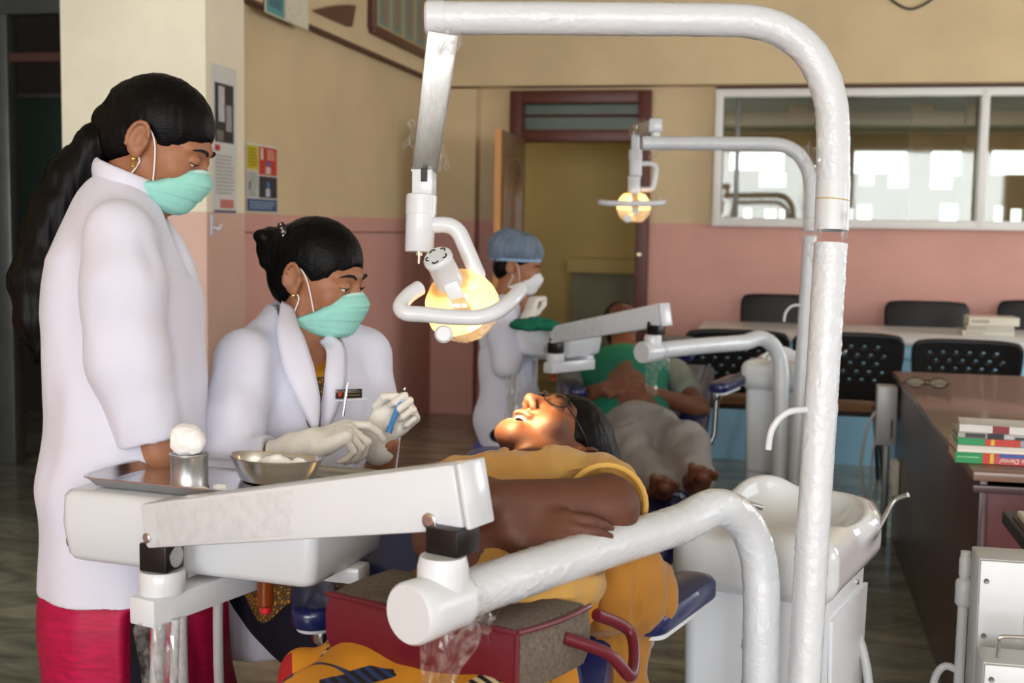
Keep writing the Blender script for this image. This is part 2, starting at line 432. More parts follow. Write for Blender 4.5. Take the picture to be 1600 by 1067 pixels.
wall_with_holes('wall_back', 1, YB, YB+.22, -3.4, XR+.2, 0, HC, [DOOR, WIN], 'wall')
slab('wall_left', (XL-.2, 5.3, 0), (XL, YB+.1, HC), 'wall')
slab('wall_left_front', (XL-.2, -6, 0), (XL, 2.4, HC), 'wall')
wall_with_holes('wall_right', 0, XR, XR+.2, -6, YB+.2, 0, HC, [(-2.7, -.3, 1.0, 2.5), (1.4, 3.8, 1.0, 2.5), (5.6, 8.0, 1.0, 2.5)], 'wall')
wall_with_holes('wall_front', 1, YF-.2, YF, -2.7, XR+.2, 0, HC, [(-2.45, .4, .85, 2.85), (1.3, 3.9, .85, 2.85)], 'wall')
cl = on(97, 200, 1, 4.97).x
slab('wall_column', (cl, 4.97, 0), (-2.40, 5.36, HC), 'column')
slab('wall_pilaster', (XL-.05, YB-.14, 0), (-2.175, YB+.05, 2.37), 'wall')
# projecting lintel beams, dark lines below: the back one is a painted shadow line
slab('wall_beam_left', (XL-.1, 5.36, 2.415), (XL+.07, YB, HC-.01), 'wall')
struct('trim_1', beam(BM(), (XL+.05, 5.36, 2.409), (XL+.05, YB-.15, 2.409), .05, .012), 'beam_line')
slab('wall_beam_back', (XL, YB-.17, 2.385), (XR, YB+.1, HC-.01), 'wall')
struct('shadow_line', beam(BM(), (-.47, YB-.03, 2.377), (3.3, YB-.03, 2.377), .05, .014), 'beam_line')  # dark strip standing in for the shadow under the back beam
# narrow scored line in the pink dado of the left wall
struct('trim_3', beam(BM(), (XL+.003, 5.36, 1.335), (XL+.003, YB-.14, 1.335), .008, .006), 'beam_line')
# dark side room seen past the column
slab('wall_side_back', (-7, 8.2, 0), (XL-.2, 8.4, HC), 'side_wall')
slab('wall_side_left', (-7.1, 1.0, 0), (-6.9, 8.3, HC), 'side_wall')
wall_with_holes('wall_side_front', 1, 1.0, 1.2, -7, XL-.2, 0, HC, [(-4.25, -2.95, 1.0, 2.5)], 'side_wall')  # opening added so the fill light reaches the column
d1 = thing('door_1', (-4.25, 6.3, 0), None, None); d1['kind'] = 'structure'
p0 = on(24, 722, 2, 0)
obj('door_post', bbox(BM(), (p0.x-.02, p0.y, 1.25), (.11, .1, 2.5), bev=.006), 'steel_post', d1)
obj('door_lintel', bbox(BM(), (p0.x+.7, p0.y, 2.55), (1.55, .1, .1), bev=.006), 'steel_post', d1)
obj('door_post', bbox(BM(), (p0.x+1.45, p0.y, 1.25), (.07, .1, 2.5), bev=.006), 'steel_post', d1)
obj('transom_bar', bbox(BM(), (p0.x+.7, p0.y, 2.27), (1.4, .05, .05), bev=.006), 'beam_line', d1)
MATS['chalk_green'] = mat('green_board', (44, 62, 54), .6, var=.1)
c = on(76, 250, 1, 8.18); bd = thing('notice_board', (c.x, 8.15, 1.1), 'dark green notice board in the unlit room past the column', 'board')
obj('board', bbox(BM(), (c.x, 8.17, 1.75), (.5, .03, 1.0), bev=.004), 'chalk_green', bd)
for sx in (-1, 1): obj('frame_rail', bbox(BM(), (c.x+sx*.26, 8.165, 1.75), (.03, .05, 1.06), bev=.004), 'steel_post', bd)
for sz in (-1, 1): obj('frame_rail', bbox(BM(), (c.x, 8.165, 1.75+sz*.515), (.5, .05, .03), bev=.004), 'steel_post', bd)

# ------------------------------------------------------------------ doorway in the back wall
d2 = thing('door_2', (-1.43, YB, 0), None, None); d2['kind'] = 'structure'
x0, x1 = DOOR[0], DOOR[1]
for x in (x0+.045, x1-.045): obj('door_post', bbox(BM(), (x, YB-.005, 1.18), (.09, .16, 2.36), bev=.006), 'maroon_wood', d2)
obj('door_lintel', bbox(BM(), ((x0+x1)/2, YB-.005, 2.315), (x1-x0-.18, .16, .09), bev=.006), 'maroon_wood', d2)
obj('transom_rail', bbox(BM(), ((x0+x1)/2, YB-.005, 2.04), (x1-x0-.18, .15, .085), bev=.006), 'maroon_wood', d2)
obj('transom_bar', tube(BM(), [(x0+.08, YB+.02, 2.19), (x1-.08, YB+.02, 2.19)], .009, 8), 'maroon_wood', d2)
MATS['dark_glass'] = mat('grey_green_frosted_pane', (92, 104, 92), .35, var=.08)
obj('transom_pane', bbox(BM(), ((x0+x1)/2, YB+.06, 2.18), (x1-x0-.18, .006, .2)), 'dark_glass', d2)
MATS['brass'] = mat('brass_bolt', (220, 205, 170), .3, .8)
obj('door_bolt', lathe(BM(), (x1-.06, YB-.09, 1.2), [(.018, 0), (.02, .012), (.01, .022)], 14, (0, -1, 0)), 'brass', d2)
# carved leaf standing open into the room, hinged on the left post
h0 = Vector((x0+.1, YB-.09, 0)); e0 = at(779, 197, 8.05); e0.z = 0; dv = (e0-h0).normalized(); dn = Vector((dv.y, -dv.x, 0))
if dn.x < 0: dn = -dn
LW = (e0-h0).length
leaf = obj('door_leaf', bbox(BM(), h0+dv*LW/2+Vector((0, 0, 1.015)), (LW, .04, 1.99), rot=axes(dv, dn, (0, 0, 1)), bev=.003), 'door_wood', d2)
obj('leaf_edge', bbox(BM(), h0+dv*(LW+.004)+Vector((0, 0, 1.015)), (.012, .042, 1.99), rot=axes(dv, dn, (0, 0, 1))), 'door_edge', leaf)
for zc, hh in ((1.48, .74), (.5, .66)):
    for s in (1, .72, .45):
        pts = []
        for k in range(25):
            a = k/24; t = a*2-1
            ww = LW*.34*s; hz = hh/2*(.4+.6*s)
            if a < .3: q = (-ww, -hz + (a/.3)*hz*1.5)
            elif a > .7: q = (ww, -hz + ((1-a)/.3)*hz*1.5)
            else:
                b = (a-.3)/.4*math.pi; q = (-ww*math.cos(b), hz*.5 + hz*.5*math.sin(b)**.7)
            pts.append(h0+dv*(LW/2+q[0])+dn*.021+Vector((0, 0, zc+q[1])))
        obj('carved_moulding', tube(BM(), pts, .013, 8), 'door_wood', leaf)
obj('door_knob', lathe(BM(), h0+dv*(LW-.05)+dn*.02+Vector((0, 0, 1.0)), [(.02, 0), (.012, .01), (.022, .03), (.008, .045)], 14, dn), 'brass', leaf)

# ------------------------------------------------------------------ white framed window in the back wall
w1 = thing('window_1', (1.2, YB, 1.4), None, None); w1['kind'] = 'structure'
wx0, wx1, wz0, wz1 = WIN
def wbar(a, b, w, n='frame_bar', d=.11): obj(n, beam(BM(), a, b, d, w, bev=.006), 'upvc', w1)
wbar((wx0, YB-.02, wz1-.025), (wx1, YB-.02, wz1-.025), .055); wbar((wx0, YB-.02, wz0+.02), (wx1, YB-.02, wz0+.02), .062)
xs = [wx0+.03, on(1536, 200, 1, YB).x, on(1536, 200, 1, YB).x+1.75]
for x in xs: obj('frame_bar', bbox(BM(), (x, YB-.02, (wz0+wz1)/2), (.055, .112, wz1-wz0), bev=.006), 'upvc', w1)
obj('sliding_sash', bbox(BM(), (wx0+.16, YB+.02, (wz0+wz1)/2+.01), (.03, .04, wz1-wz0-.09), bev=.004), 'steel_post', w1)
for a, b in ((xs[0], xs[1]), (xs[1], xs[2])):
    obj('glass_pane', bbox(BM(), ((a+b)/2, YB+.05, (wz0+wz1)/2), (b-a-.05, .005, wz1-wz0-.08)), 'glass', w1)

# ------------------------------------------------------------------ rooms behind the back wall
MATS['hall_wall'] = mat('hall_paint', (196, 172, 112), .7, var=.06, vs=2)
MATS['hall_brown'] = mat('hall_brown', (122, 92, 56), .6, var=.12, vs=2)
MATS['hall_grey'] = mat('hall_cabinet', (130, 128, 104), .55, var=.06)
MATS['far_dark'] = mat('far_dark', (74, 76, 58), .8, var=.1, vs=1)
HB = 11.0
slab('wall_hall_back', (-3.4, HB, 0), (-.62, HB+.15, HC), 'hall_wall')
slab('wall_hall_left', (-3.6, YB+.2, 0), (-3.4, HB+.1, HC), 'hall_wall')
slab('wall_hall_divider', (-.72, YB+.2, 0), (-.62, HB+.1, HC), 'hall_wall')
FB = 13.5
rects = [(1140, 237, 1224, 266), (1336, 235, 1418, 271), (1449, 235, 1504, 274), (1551, 234, 1640, 273), (1187, 269, 1227, 292),
         (1344, 272, 1366, 289), (1389, 272, 1424, 293), (1455, 274, 1489, 295), (1235, 271, 1258, 276), (1162, 326, 1173, 346), (1195, 327, 1212, 343),
         (1219, 327, 1236, 345), (1505, 330, 1523, 350), (1470, 318, 1498, 350), (1328, 326, 1333, 346), (1341, 320, 1362, 346), (1555, 322, 1570, 350), (1580, 326, 1600, 350)]
holes = []
for a, b, c2, d in rects:
    p = on(a, b, 1, FB); q = on(c2, d, 1, FB); holes.append((p.x, q.x, q.z, p.z))
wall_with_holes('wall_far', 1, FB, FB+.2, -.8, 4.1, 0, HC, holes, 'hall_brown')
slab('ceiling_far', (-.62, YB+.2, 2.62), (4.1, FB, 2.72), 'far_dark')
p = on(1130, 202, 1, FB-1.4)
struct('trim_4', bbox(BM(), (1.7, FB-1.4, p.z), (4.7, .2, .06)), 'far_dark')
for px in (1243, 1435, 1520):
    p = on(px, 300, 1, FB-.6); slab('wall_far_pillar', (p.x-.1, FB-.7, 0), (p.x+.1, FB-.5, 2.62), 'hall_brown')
for i, (px, wd_) in enumerate(((1180, .55), (1390, .4), (1490, .45), (1575, .5))):
    p = on(px, 310, 1, FB-.25); t = thing('filing_cabinet', (p.x, FB-.25, 0), ['pale cabinet behind the window glass, leftmost of the four', 'pale cabinet behind the window glass, just right of the pole', 'pale cabinet behind the glass left of the window mullion', 'pale cabinet behind the glass right of the window mullion'][i], 'cabinet', 'cabinets in the room behind the window')
    obj('body', bbox(BM(), (p.x, FB-.25, .66), (wd_, .4, 1.32), bev=.008), 'hall_wall', t)
    for s in (-1, 1):
        dd = obj('door', bbox(BM(), (p.x+s*wd_*.245, FB-.46, .66), (wd_*.47, .02, 1.26), bev=.004), 'paper', t)
        obj('handle', bbox(BM(), (p.x+s*.025, FB-.475, .8), (.012, .02, .12), bev=.003), 'steel_post', dd)
area('hall_fill', (-3.2, 10.2, 1.9), (math.radians(90), 0, math.radians(-90)), 1.0, 1.4, 6, (1, .93, .75))  # added fill inside the closed corridor, no window behind it
# corridor fittings seen through the open door
t = thing('counter_cabinet', (-1.3, HB-.2, 0), 'grey green counter cabinet with ledge beyond the open door', 'cabinet')
obj('body', bbox(BM(), (-1.25, HB-.21, .5), (1.0, .36, 1.0), bev=.006), 'hall_grey', t)
obj('ledge', bbox(BM(), (-1.25, HB-.235, 1.06), (1.04, .44, .12), bev=.008), 'hall_wall', t)
for k in range(2): obj('door', bbox(BM(), (-1.5+k*.5, HB-.385, .5), (.47, .016, .92), bev=.004), 'hall_grey', t)
t = thing('panelled_door', (-.95, HB-.03, 1.1), 'dark brown panelled shutter on the corridor wall beyond the door', 'shutter')
obj('panel', bbox(BM(), (-.86, HB-.03, 1.72), (.42, .05, 1.12), bev=.004), 'maroon_wood', t)
for x in (-1.1, -.64): obj('frame_rail', bbox(BM(), (x, HB-.035, 1.72), (.07, .07, 1.2), bev=.004), 'hall_wall', t)
obj('frame_rail', bbox(BM(), (-.86, HB-.035, 2.3), (.5, .07, .06), bev=.004), 'hall_wall', t)

# ------------------------------------------------------------------ posters and wall things
def print_panel(name, c, x, y, n, w, h, blocks, base, parent=None, thick=.004):
    """flat print: a thin sheet with coloured print blocks (u0,v0,u1,v1,rgb), v up"""
    c = Vector(c); x = Vector(x); y = Vector(y); n = Vector(n); bm = BM(); ms = [mat(name+'_sheet', base, .5, var=.03)]
    bbox(bm, c, (w, h, thick), rot=axes(x, y, n)); bm.faces.ensure_lookup_table()
    for k, b in enumerate(blocks):
        e = n*(thick/2+.0006*(1+k*.3)); pts = [c+x*((u-.5)*w)+y*((v-.5)*h)+e for u, v in ((b[0], b[1]), (b[2], b[1]), (b[2], b[3]), (b[0], b[3]))]
        fc = bm.faces.new([bm.verts.new(p) for p in pts])
        if fc.normal.dot(n) < 0: fc.normal_flip()
        fc.material_index = len(ms); ms.append(mat(name+'_ink', b[4], .45, var=.12, vs=40))
    me = bpy.data.meshes.new(name); bm.to_mesh(me); bm.free()
    for q in ms: me.materials.append(q)
    o = bpy.data.objects.new(name, me); COL.objects.link(o)
    if parent is not None: adopt(o, parent)
    return o
def lines(u0, u1, v0, v1, n, rgb, rag=.3):
    out = []
    for k in range(n):
        v = v1-(v1-v0)*(k+.5)/n; out.append((u0, v-(v1-v0)/n*.22, u1-random.random()*rag*(u1-u0), v+(v1-v0)/n*.22, rgb))
    return out
a = on(384, 222, 0, XL+.004); b = on(433, 327, 0, XL+.004)
o = print_panel('safety_poster', ((a.x+b.x)/2, (a.y+b.y)/2, (a.z+b.z)/2-.01), (0, 1, 0), (0, 0, 1), (1, 0, 0), abs(b.y-a.y), a.z-b.z+.02,
    [(.02, .62, .37, .97, (206, 186, 40)), (.39, .56, .98, .97, (190, 60, 40)), (.02, .22, .37, .6, (196, 196, 186)), (.39, .22, .98, .54, (52, 46, 60)), (.02, .02, .98, .2, (56, 80, 120)),
     (.6, .58, .76, .68, (206, 190, 190)), (.62, .7, .74, .76, (70, 100, 170)), (.44, .78, .52, .95, (220, 200, 180)), (.6, .24, .74, .36, (190, 195, 205)), (.63, .37, .72, .46, (60, 130, 170)), (.06, .34, .12, .44, (70, 110, 170))]
    + lines(.06, .34, .24, .58, 9, (150, 150, 146)) + lines(.06, .33, .66, .94, 6, (150, 132, 20)) + lines(.62, .95, .78, .94, 4, (230, 180, 160)) + lines(.06, .94, .05, .17, 3, (150, 170, 196)), (210, 208, 196))
tag(o, 'poster of yellow red white and navy blocks on the left wall', 'poster')
a = on(332, 105, 0, -2.397); b = on(369, 332, 0, -2.397)
a = on(330, 104, 0, -2.397); cz = (on(350, 104, 0, -2.397).z+on(350, 332, 0, -2.397).z)/2
o = print_panel('calendar_sheet', (-2.396, (a.y+b.y)/2, cz), (0, 1, 0), (0, 0, 1), (1, 0, 0), abs(b.y-a.y), on(350, 104, 0, -2.397).z-on(350, 332, 0, -2.397).z,
    [(.1, .48, .88, .88, (40, 40, 44)), (.25, .62, .5, .86, (190, 190, 190)), (.56, .56, .8, .74, (150, 150, 152)), (.18, .49, .45, .56, (110, 108, 104)), (.05, .0, .95, .015, (60, 80, 120)),
     (.1, .42, .3, .46, (190, 50, 60)), (.3, .03, .86, .09, (200, 120, 110))] + lines(.12, .88, .12, .4, 11, (170, 168, 166), .15), (214, 212, 206))
tag(o, 'tall narrow calendar sheet with dark photograph on the side of the column', 'poster')
MATS['frame_dark'] = mat('dark_frame', (84, 40, 34), .4, var=.1)
MATS['teal'] = mat('teal_card', (84, 150, 150), .6, var=.08)
XB = XL+.075
c0 = on(577, 20, 0, XB); c1 = on(668, 84, 0, XB); y0, y1 = c0.y, c1.y+.5; z0 = on(600, 50, 0, XB).z; z0 = on(577, 45, 0, XB).z
t = thing('framed_chart', (XB, (y0+y1)/2, z0), 'maroon framed chart with teal columns high on the left beam', 'picture')
o = print_panel('print', (XB+.012, (y0+y1)/2, z0+.3), (0, 1, 0), (0, 0, 1), (1, 0, 0), y1-y0-.06, .56,
    [(.06+k*.155, .05, .18+k*.155, .95, (104, 134, 130)) for k in range(6)]+[(.1+k*.155, .1, .15+k*.155, .9, (140, 110, 84)) for k in range(6)], (168, 150, 104), t, .012)
for z in (z0, z0+.6): obj('frame_rail', beam(BM(), (XB+.018, y0, z), (XB+.018, y1, z), .04, .05, bev=.004), 'frame_dark', t)
for y in (y0, y1): obj('frame_rail', beam(BM(), (XB+.018, y, z0), (XB+.018, y, z0+.6), .05, .04, bev=.004), 'frame_dark', t)
a = on(488, 15, 0, XB); b = on(549, 12, 0, XB)
pts = []; 
for k in range(13):
    q = k/12; px = 487+62*q; py = 17-9*math.sin(q*math.pi*.62); p = on(px, py, 0, XB); pts.append((p.y, p.z))
low = [on(543, 42, 0, XB), on(515, 30, 0, XB)]
bm = BM(); ring = [(y, z) for y, z in pts]+[(p.y, p.z) for p in low]
loft(bm, [[(XB, y, z) for y, z in ring], [(XB+.03, y, z) for y, z in ring]])
o = obj('wooden_shield_plaque', bm, 'frame_dark', smooth=False); tag(o, 'dark brown curved wooden plaque beside the framed chart on the beam', 'plaque')
a = on(412, 16, 0, XB); b = on(480, 12, 0, XB)
o = print_panel('paper_banner', (XB+.006, (a.y+b.y)/2, a.z+.18), (0, 1, 0), (0, 0, 1), (1, 0, 0), b.y-a.y, .38, [(.02, .02, .42, .98, (84, 146, 150)), (.46, .02, .98, .98, (214, 208, 186)), (.08, .1, .36, .5, (60, 110, 120))], (200, 196, 176))
tag(o, 'teal and cream paper banner at the top of the left wall', 'banner')
MATS['cable_black'] = mat('black_cable', (40, 36, 34), .5)
pts = [on(1385, -8, 1, YB-.18), on(1400, 5, 1, YB-.18), on(1420, 14, 1, YB-.18), on(1440, 9, 1, YB-.18), on(1460, -4, 1, YB-.18)]
tag(obj('loose_cable', tube(BM(), pts, .008, 8, smooth_path=5), 'cable_black'), 'thin dark cable looping down from above on the back beam', 'cable')
MATS['switch_white'] = mat('switch_plastic', (200, 200, 206), .4)
c = on(331, 352, 0, -2.397); t = thing('wall_hook', (-2.4, c.y, c.z), 'small white wall hook on the pink column side', 'hook')
obj('plate', bbox(BM(), (-2.394, c.y, c.z), (.01, .035, .09), bev=.003), 'switch_white', t)
obj('peg', tube(BM(), [(-2.39, c.y, c.z-.01), (-2.36, c.y, c.z-.015), (-2.352, c.y, c.z+.005)], .006, 8), 'switch_white', t)
c = on(637, 566, 2, .0)

# ------------------------------------------------------------------ desk at right
def desk(name, x0, x1, y0, y1, h, label):
    t = thing(name, ((x0+x1)/2, (y0+y1)/2, 0), label, 'desk')
    obj('desk_top', bbox(BM(), ((x0+x1)/2, (y0+y1)/2, h-.0125), (x1-x0, y1-y0, .025), bev=.003), 'laminate', t)
    obj('side_panel', bbox(BM(), (x0+.03, (y0+y1)/2, (h-.025)/2), (.02, y1-y0-.03, h-.025), bev=.002), 'dark_laminate', t)
    obj('side_panel', bbox(BM(), (x1-.03, (y0+y1)/2, (h-.025)/2), (.02, y1-y0-.03, h-.025), bev=.002), 'dark_laminate', t)
    obj('end_panel', bbox(BM(), ((x0+x1)/2, y0+.06, (h-.06)/2), (x1-x0-.08, .02, h-.06), bev=.002), 'red_laminate', t)
    obj('end_panel', bbox(BM(), ((x0+x1)/2, y1-.04, (h-.025)/2), (x1-x0-.08, .02, h-.025), bev=.002), 'dark_laminate', t)
    obj('edge_strip', bbox(BM(), ((x0+x1)/2, y0+.0, h-.045), (x1-x0, .012, .02), bev=.002), 'dark_laminate', t)
    return t
dx1 = on(1567, 586, 2, .76).x
desk('office_desk', .518, max(dx1, 1.1), 3.42, 5.83, .76, 'long brown laminate desk with dark red end panel at right')
c = on(1394, 745, 0, .51)
o = thing('socket_box', (.518, c.y, c.z), 'white socket plate on the side of the brown desk', 'socket')
obj('plate', bbox(BM(), (.52, c.y, c.z), (.03, .1, .15), bev=.005), 'paper', o)
obj('socket_face', bbox(BM(), (.502, c.y, c.z), (.008, .06, .07), bev=.002), 'switch_white', o)
# spectacles-like hair band on desk
MATS['smoke'] = mat('dark_smoke_plastic', (48, 34, 30), .15, coat=.5)
c = on(1449, 607, 2, .765); t = thing('spectacles', c, 'folded dark spectacles lying on the far end of the desk', 'spectacles')
for s in (-1, 1):
    ring = [c+Vector((s*.045+.035*math.cos(q), .012+.004*math.sin(q), .022+.02*math.sin(q))) for q in [2*math.pi*k/16 for k in range(17)]]
    rim = obj('rim', tube(BM(), ring, .003, 6, cap=False), 'smoke', t)
    obj('lens', loft(BM(), [[p for p in ring[:-1]], [p+Vector((0, .002, 0)) for p in ring[:-1]]]), 'glass', rim)
    obj('temple_arm', tube(BM(), [c+Vector((s*.082, .01, .025)), c+Vector((s*.08, .06, .012)), c+Vector((-s*.04, .075+.01*s, .006))], .0035, 6, smooth_path=4), 'smoke', t)
obj('bridge', tube(BM(), [c+Vector((-.012, .012, .03)), c+Vector((0, .01, .034)), c+Vector((.012, .012, .03))], .003, 6), 'smoke', t)

# books by the front edge of the desk: printed spines face the photographer
PAGES = mat('page_edges', (226, 220, 200), .8, var=.06, vs=60, stretch=(1, 1, 30))
def book(c, w, d, h, rot, cover, label, spine=(), group='books on the brown desk', text=None):
    """w along the spine, d deep, h thick; spine strips (u0,u1,v0,v1,rgb) on the front face"""
    c = Vector(c); X = Vector((math.cos(rot), math.sin(rot), 0)); Y = Vector((-math.sin(rot), math.cos(rot), 0)); A = axes(X, Y, (0, 0, 1))
    t = thing('book', c, label, 'book', group); cm = mat('book_cover', cover, .35, var=.06, coat=.3)
    obj('pages', bbox(BM(), c+Y*(d/2+.003)+Vector((0, 0, h/2)), (w-.008, d-.006, h-.005), rot=A), PAGES, t)
    bm = BM(); bbox(bm, c+Y*d/2+Vector((0, 0, .0012)), (w, d, .0024), rot=A); bbox(bm, c+Y*d/2+Vector((0, 0, h-.0012)), (w, d, .0024), rot=A)
    bbox(bm, c+Y*.001+Vector((0, 0, h/2)), (w, .003, h), rot=A); cv = obj('cover', bm, cm, t, smooth=False)
    for k, (u0, u1, v0, v1, rgb) in enumerate(spine):
        bm = BM(); bbox(bm, c-Y*(.0012+.0004*(k % 3))+X*((u0+u1)/2-.5)*w+Vector((0, 0, (v0+v1)/2*h)), ((u1-u0)*w, .001, (v1-v0)*h), rot=A); obj('spine_print', bm, mat('spine_ink', rgb, .4, var=.03), cv, smooth=False)
    if text:
        s, u, v, size, rgb, flip = text
        cu = bpy.data.curves.new('spine_text', 'FONT'); cu.body = s; cu.size = size; cu.align_x = 'CENTER'; cu.align_y = 'CENTER'; cu.extrude = .0003; cu.shear = .2
        tmp = bpy.data.objects.new('tmp', cu); COL.objects.link(tmp); me = bpy.data.meshes.new_from_object(tmp.evaluated_get(bpy.context.evaluated_depsgraph_get()))
        bpy.data.objects.remove(tmp); sg = -1 if flip else 1
        me.transform(Matrix.Translation(c-Y*.003+X*(u-.5)*w+Vector((0, 0, v*h))) @ axes(X*sg, Vector((0, 0, sg)), -Y).to_4x4())
        obj('spine_lettering', me, mat('letter_ink', rgb, .5, var=0), cv, smooth=False)
    return t
bx = on(1492, 722, 2, .762); BY = bx.y; W = .235
cx = bx.x+W/2
book((cx+.0, BY, .762), W, .16, .030, .0, (196, 44, 40), 'thick textbook with green and red spine at the bottom of the pile', [(0, .3, 0, 1, (28, 150, 84)), (.3, .42, 0, 1, (206, 60, 48)), (.38, .42, .05, .95, (226, 190, 60)), (.48, 1, .62, .95, (60, 90, 170)), (.02, .26, .5, .6, (140, 200, 150))], text=('Prime Dental', .70, .36, .0185, (240, 236, 228), True))
book((cx+.004, BY-.006, .7925), W, .17, .018, .0, (224, 218, 204), 'plain cream magazine lying second in the pile on the desk', [(0, .9, .1, .35, (238, 234, 222))])
book((cx+.006, BY+.004, .811), W, .16, .018, -.02, (40, 150, 88), 'thin green and red textbook, third up in the pile on the desk', [(.3, .42, 0, 1, (206, 60, 48)), (.36, .4, .05, .95, (226, 190, 60)), (.42, .68, 0, 1, (200, 60, 50)), (.68, 1, 0, 1, (150, 160, 172)), (.76, .9, .1, .9, (204, 60, 60))])
book((cx+.006, BY+.006, .8295), W, .15, .014, -.04, (172, 172, 164), 'grey and black photo covered booklet near the top of the pile', [(.08, .3, .1, .9, (60, 54, 52)), (.32, .5, 0, 1, (26, 24, 28)), (.5, .6, .1, .8, (200, 200, 196)), (.62, .9, 0, .5, (40, 40, 48)), (.88, 1, .1, .9, (60, 90, 190))])
book((cx+.01, BY+.01, .844), W, .14, .020, -.1, (214, 206, 202), 'white magazine with crimson print on top of the pile', [(0, .36, .05, .95, (224, 220, 218)), (.36, .54, 0, 1, (140, 40, 50)), (.54, .78, 0, 1, (228, 224, 220)), (.78, .92, 0, 1, (190, 40, 52)), (.92, 1, .2, 1, (226, 224, 222))])
# nearer second desk corner with open register
c = on(1560, 800, 2, .76)
nd = thing('side_table', (c.x+.5, c.y-.2, 0), 'dark side table at the right edge carrying an open register', 'table')
obj('table_top', bbox(BM(), (c.x+.52, c.y-.1, .735), (1.0, .34, .03), bev=.003), 'cable_black', nd)
for sx in (.1, .95):
    for sy in (-.24, .04): obj('leg', bbox(BM(), (c.x+sx, c.y+sy, .36), (.04, .04, .72), bev=.004), 'steel_post', nd)
t = thing('register_book', (c.x+.2, c.y-.1, .75), 'open cream register lying on the side table corner', 'book')
for k in range(2): obj('page_block', bbox(BM(), (c.x+.13+k*.19, c.y-.14, .7615+k*.002), (.185, .26, .014), bev=.003), 'paper', t)
obj('cover', bbox(BM(), (c.x+.225, c.y-.14, .7525), (.39, .27, .003)), 'frame_dark', t)

# ------------------------------------------------------------------ grey control boxes with pipes by the right edge
def control_box(px, py, z, w, d, h, label, handle=False):
    c = at(px, py, z); t = thing('control_box', (c.x+w/2, c.y+d/2, c.z-h), label, 'control box', 'grey control boxes')
    obj('body', bbox(BM(), (c.x+w/2, c.y+d/2, c.z-h/2), (w, d, h), bev=.004), 'metal_box', t)
    obj('front_cover', bbox(BM(), (c.x+w/2, c.y-.004, c.z-h/2), (w-.004, .01, h-.004), bev=.002), 'metal_box', t)
    for k in (.14, .5, .86): obj('screw', disc_screw(BM(), (c.x+.014, c.y-.01, c.z-h*k), (0, -1, 0), .005), 'steel_post', t)
    return t, c
t, c = control_box(1530, 872, 2.42, .16, .1, .30, 'tall grey metal control box beside the pipes at right')
obj('side_recess', bbox(BM(), (c.x+.11, c.y-.009, c.z-.13), (.05, .003, .12), bev=.001), 'metal_box', t)
q = at(1507, 905, 2.62)
pp = thing('drain_pipe', (q.x, q.y, 0), 'grey plastic pipe with coupling beside the control box', 'pipe')
obj('pipe', tube(BM(), [q+Vector((0, 0, .06)), Vector((q.x-.004, q.y, .0))], .0105, 12), 'pvc', pp)
obj('coupling', lathe(BM(), q-Vector((0, 0, .045)), [(.013, -.012), (.018, -.006), (.018, .04), (.013, .046)], 12), 'pvc', pp)
obj('upper_sleeve', lathe(BM(), q+Vector((0, 0, .01)), [(.0125, 0), (.0125, .035), (.010, .04)], 14), 'pvc', pp)
obj('side_hose', tube(BM(), [q+Vector((.0, .0, -.2)), q+Vector((-.03, .0, -.19)), q+Vector((-.05, .0, -.22)), q+Vector((-.06, 0, -.3))], .008, 8, smooth_path=4), 'pvc', pp)
t, c = control_box(1536, 1034, 2.24, .15, .09, .2, 'lower grey metal control box with a wire handle above it')
MATS['chrome'] = mat('chrome', (190, 190, 190), .15, 1, var=.04)
obj('wire_handle', tube(BM(), [c+Vector((.03, .03, 0)), c+Vector((.03, .03, .03)), c+Vector((.04, .03, .04)), c+Vector((.11, .03, .04)), c+Vector((.12, .03, .03)), c+Vector((.12, .03, 0))], .004, 8, smooth_path=3), 'chrome', t)
c = at(1386, 602, 5.5)
t = thing('junction_box', (c.x, c.y, 0), 'pale junction box on a stand at the far end of the desk', 'control box')
obj('body', bbox(BM(), (c.x, c.y, c.z-.13), (.085, .1, .26), bev=.005), 'metal_box', t)
obj('side_handle', tube(BM(), [c+Vector((.02, -.055, -.14)), c+Vector((.02, -.075, -.15)), c+Vector((.02, -.075, -.22)), c+Vector((.02, -.055, -.23))], .005, 8), 'chrome', t)
obj('stand_post', bbox(BM(), (c.x+.01, c.y, (c.z-.26)/2), (.03, .03, c.z-.26), bev=.003), 'steel_post', t)
obj('hose', tube(BM(), [c+Vector((-.045, 0, -.12)), c+Vector((-.08, -.02, -.2)), c+Vector((-.1, -.03, -.38)), c+Vector((-.07, -.03, -.5)), c+Vector((-.02, 0, -.55))], .007, 8, smooth_path=5), 'pvc', t)
obj('hose', tube(BM(), [c+Vector((-.03, 0, -.2)), c+Vector((-.05, -.02, -.3)), c+Vector((-.06, -.03, -.5)), c+Vector((-.07, 0, -.7))], .006, 8, smooth_path=5), 'pvc', t)

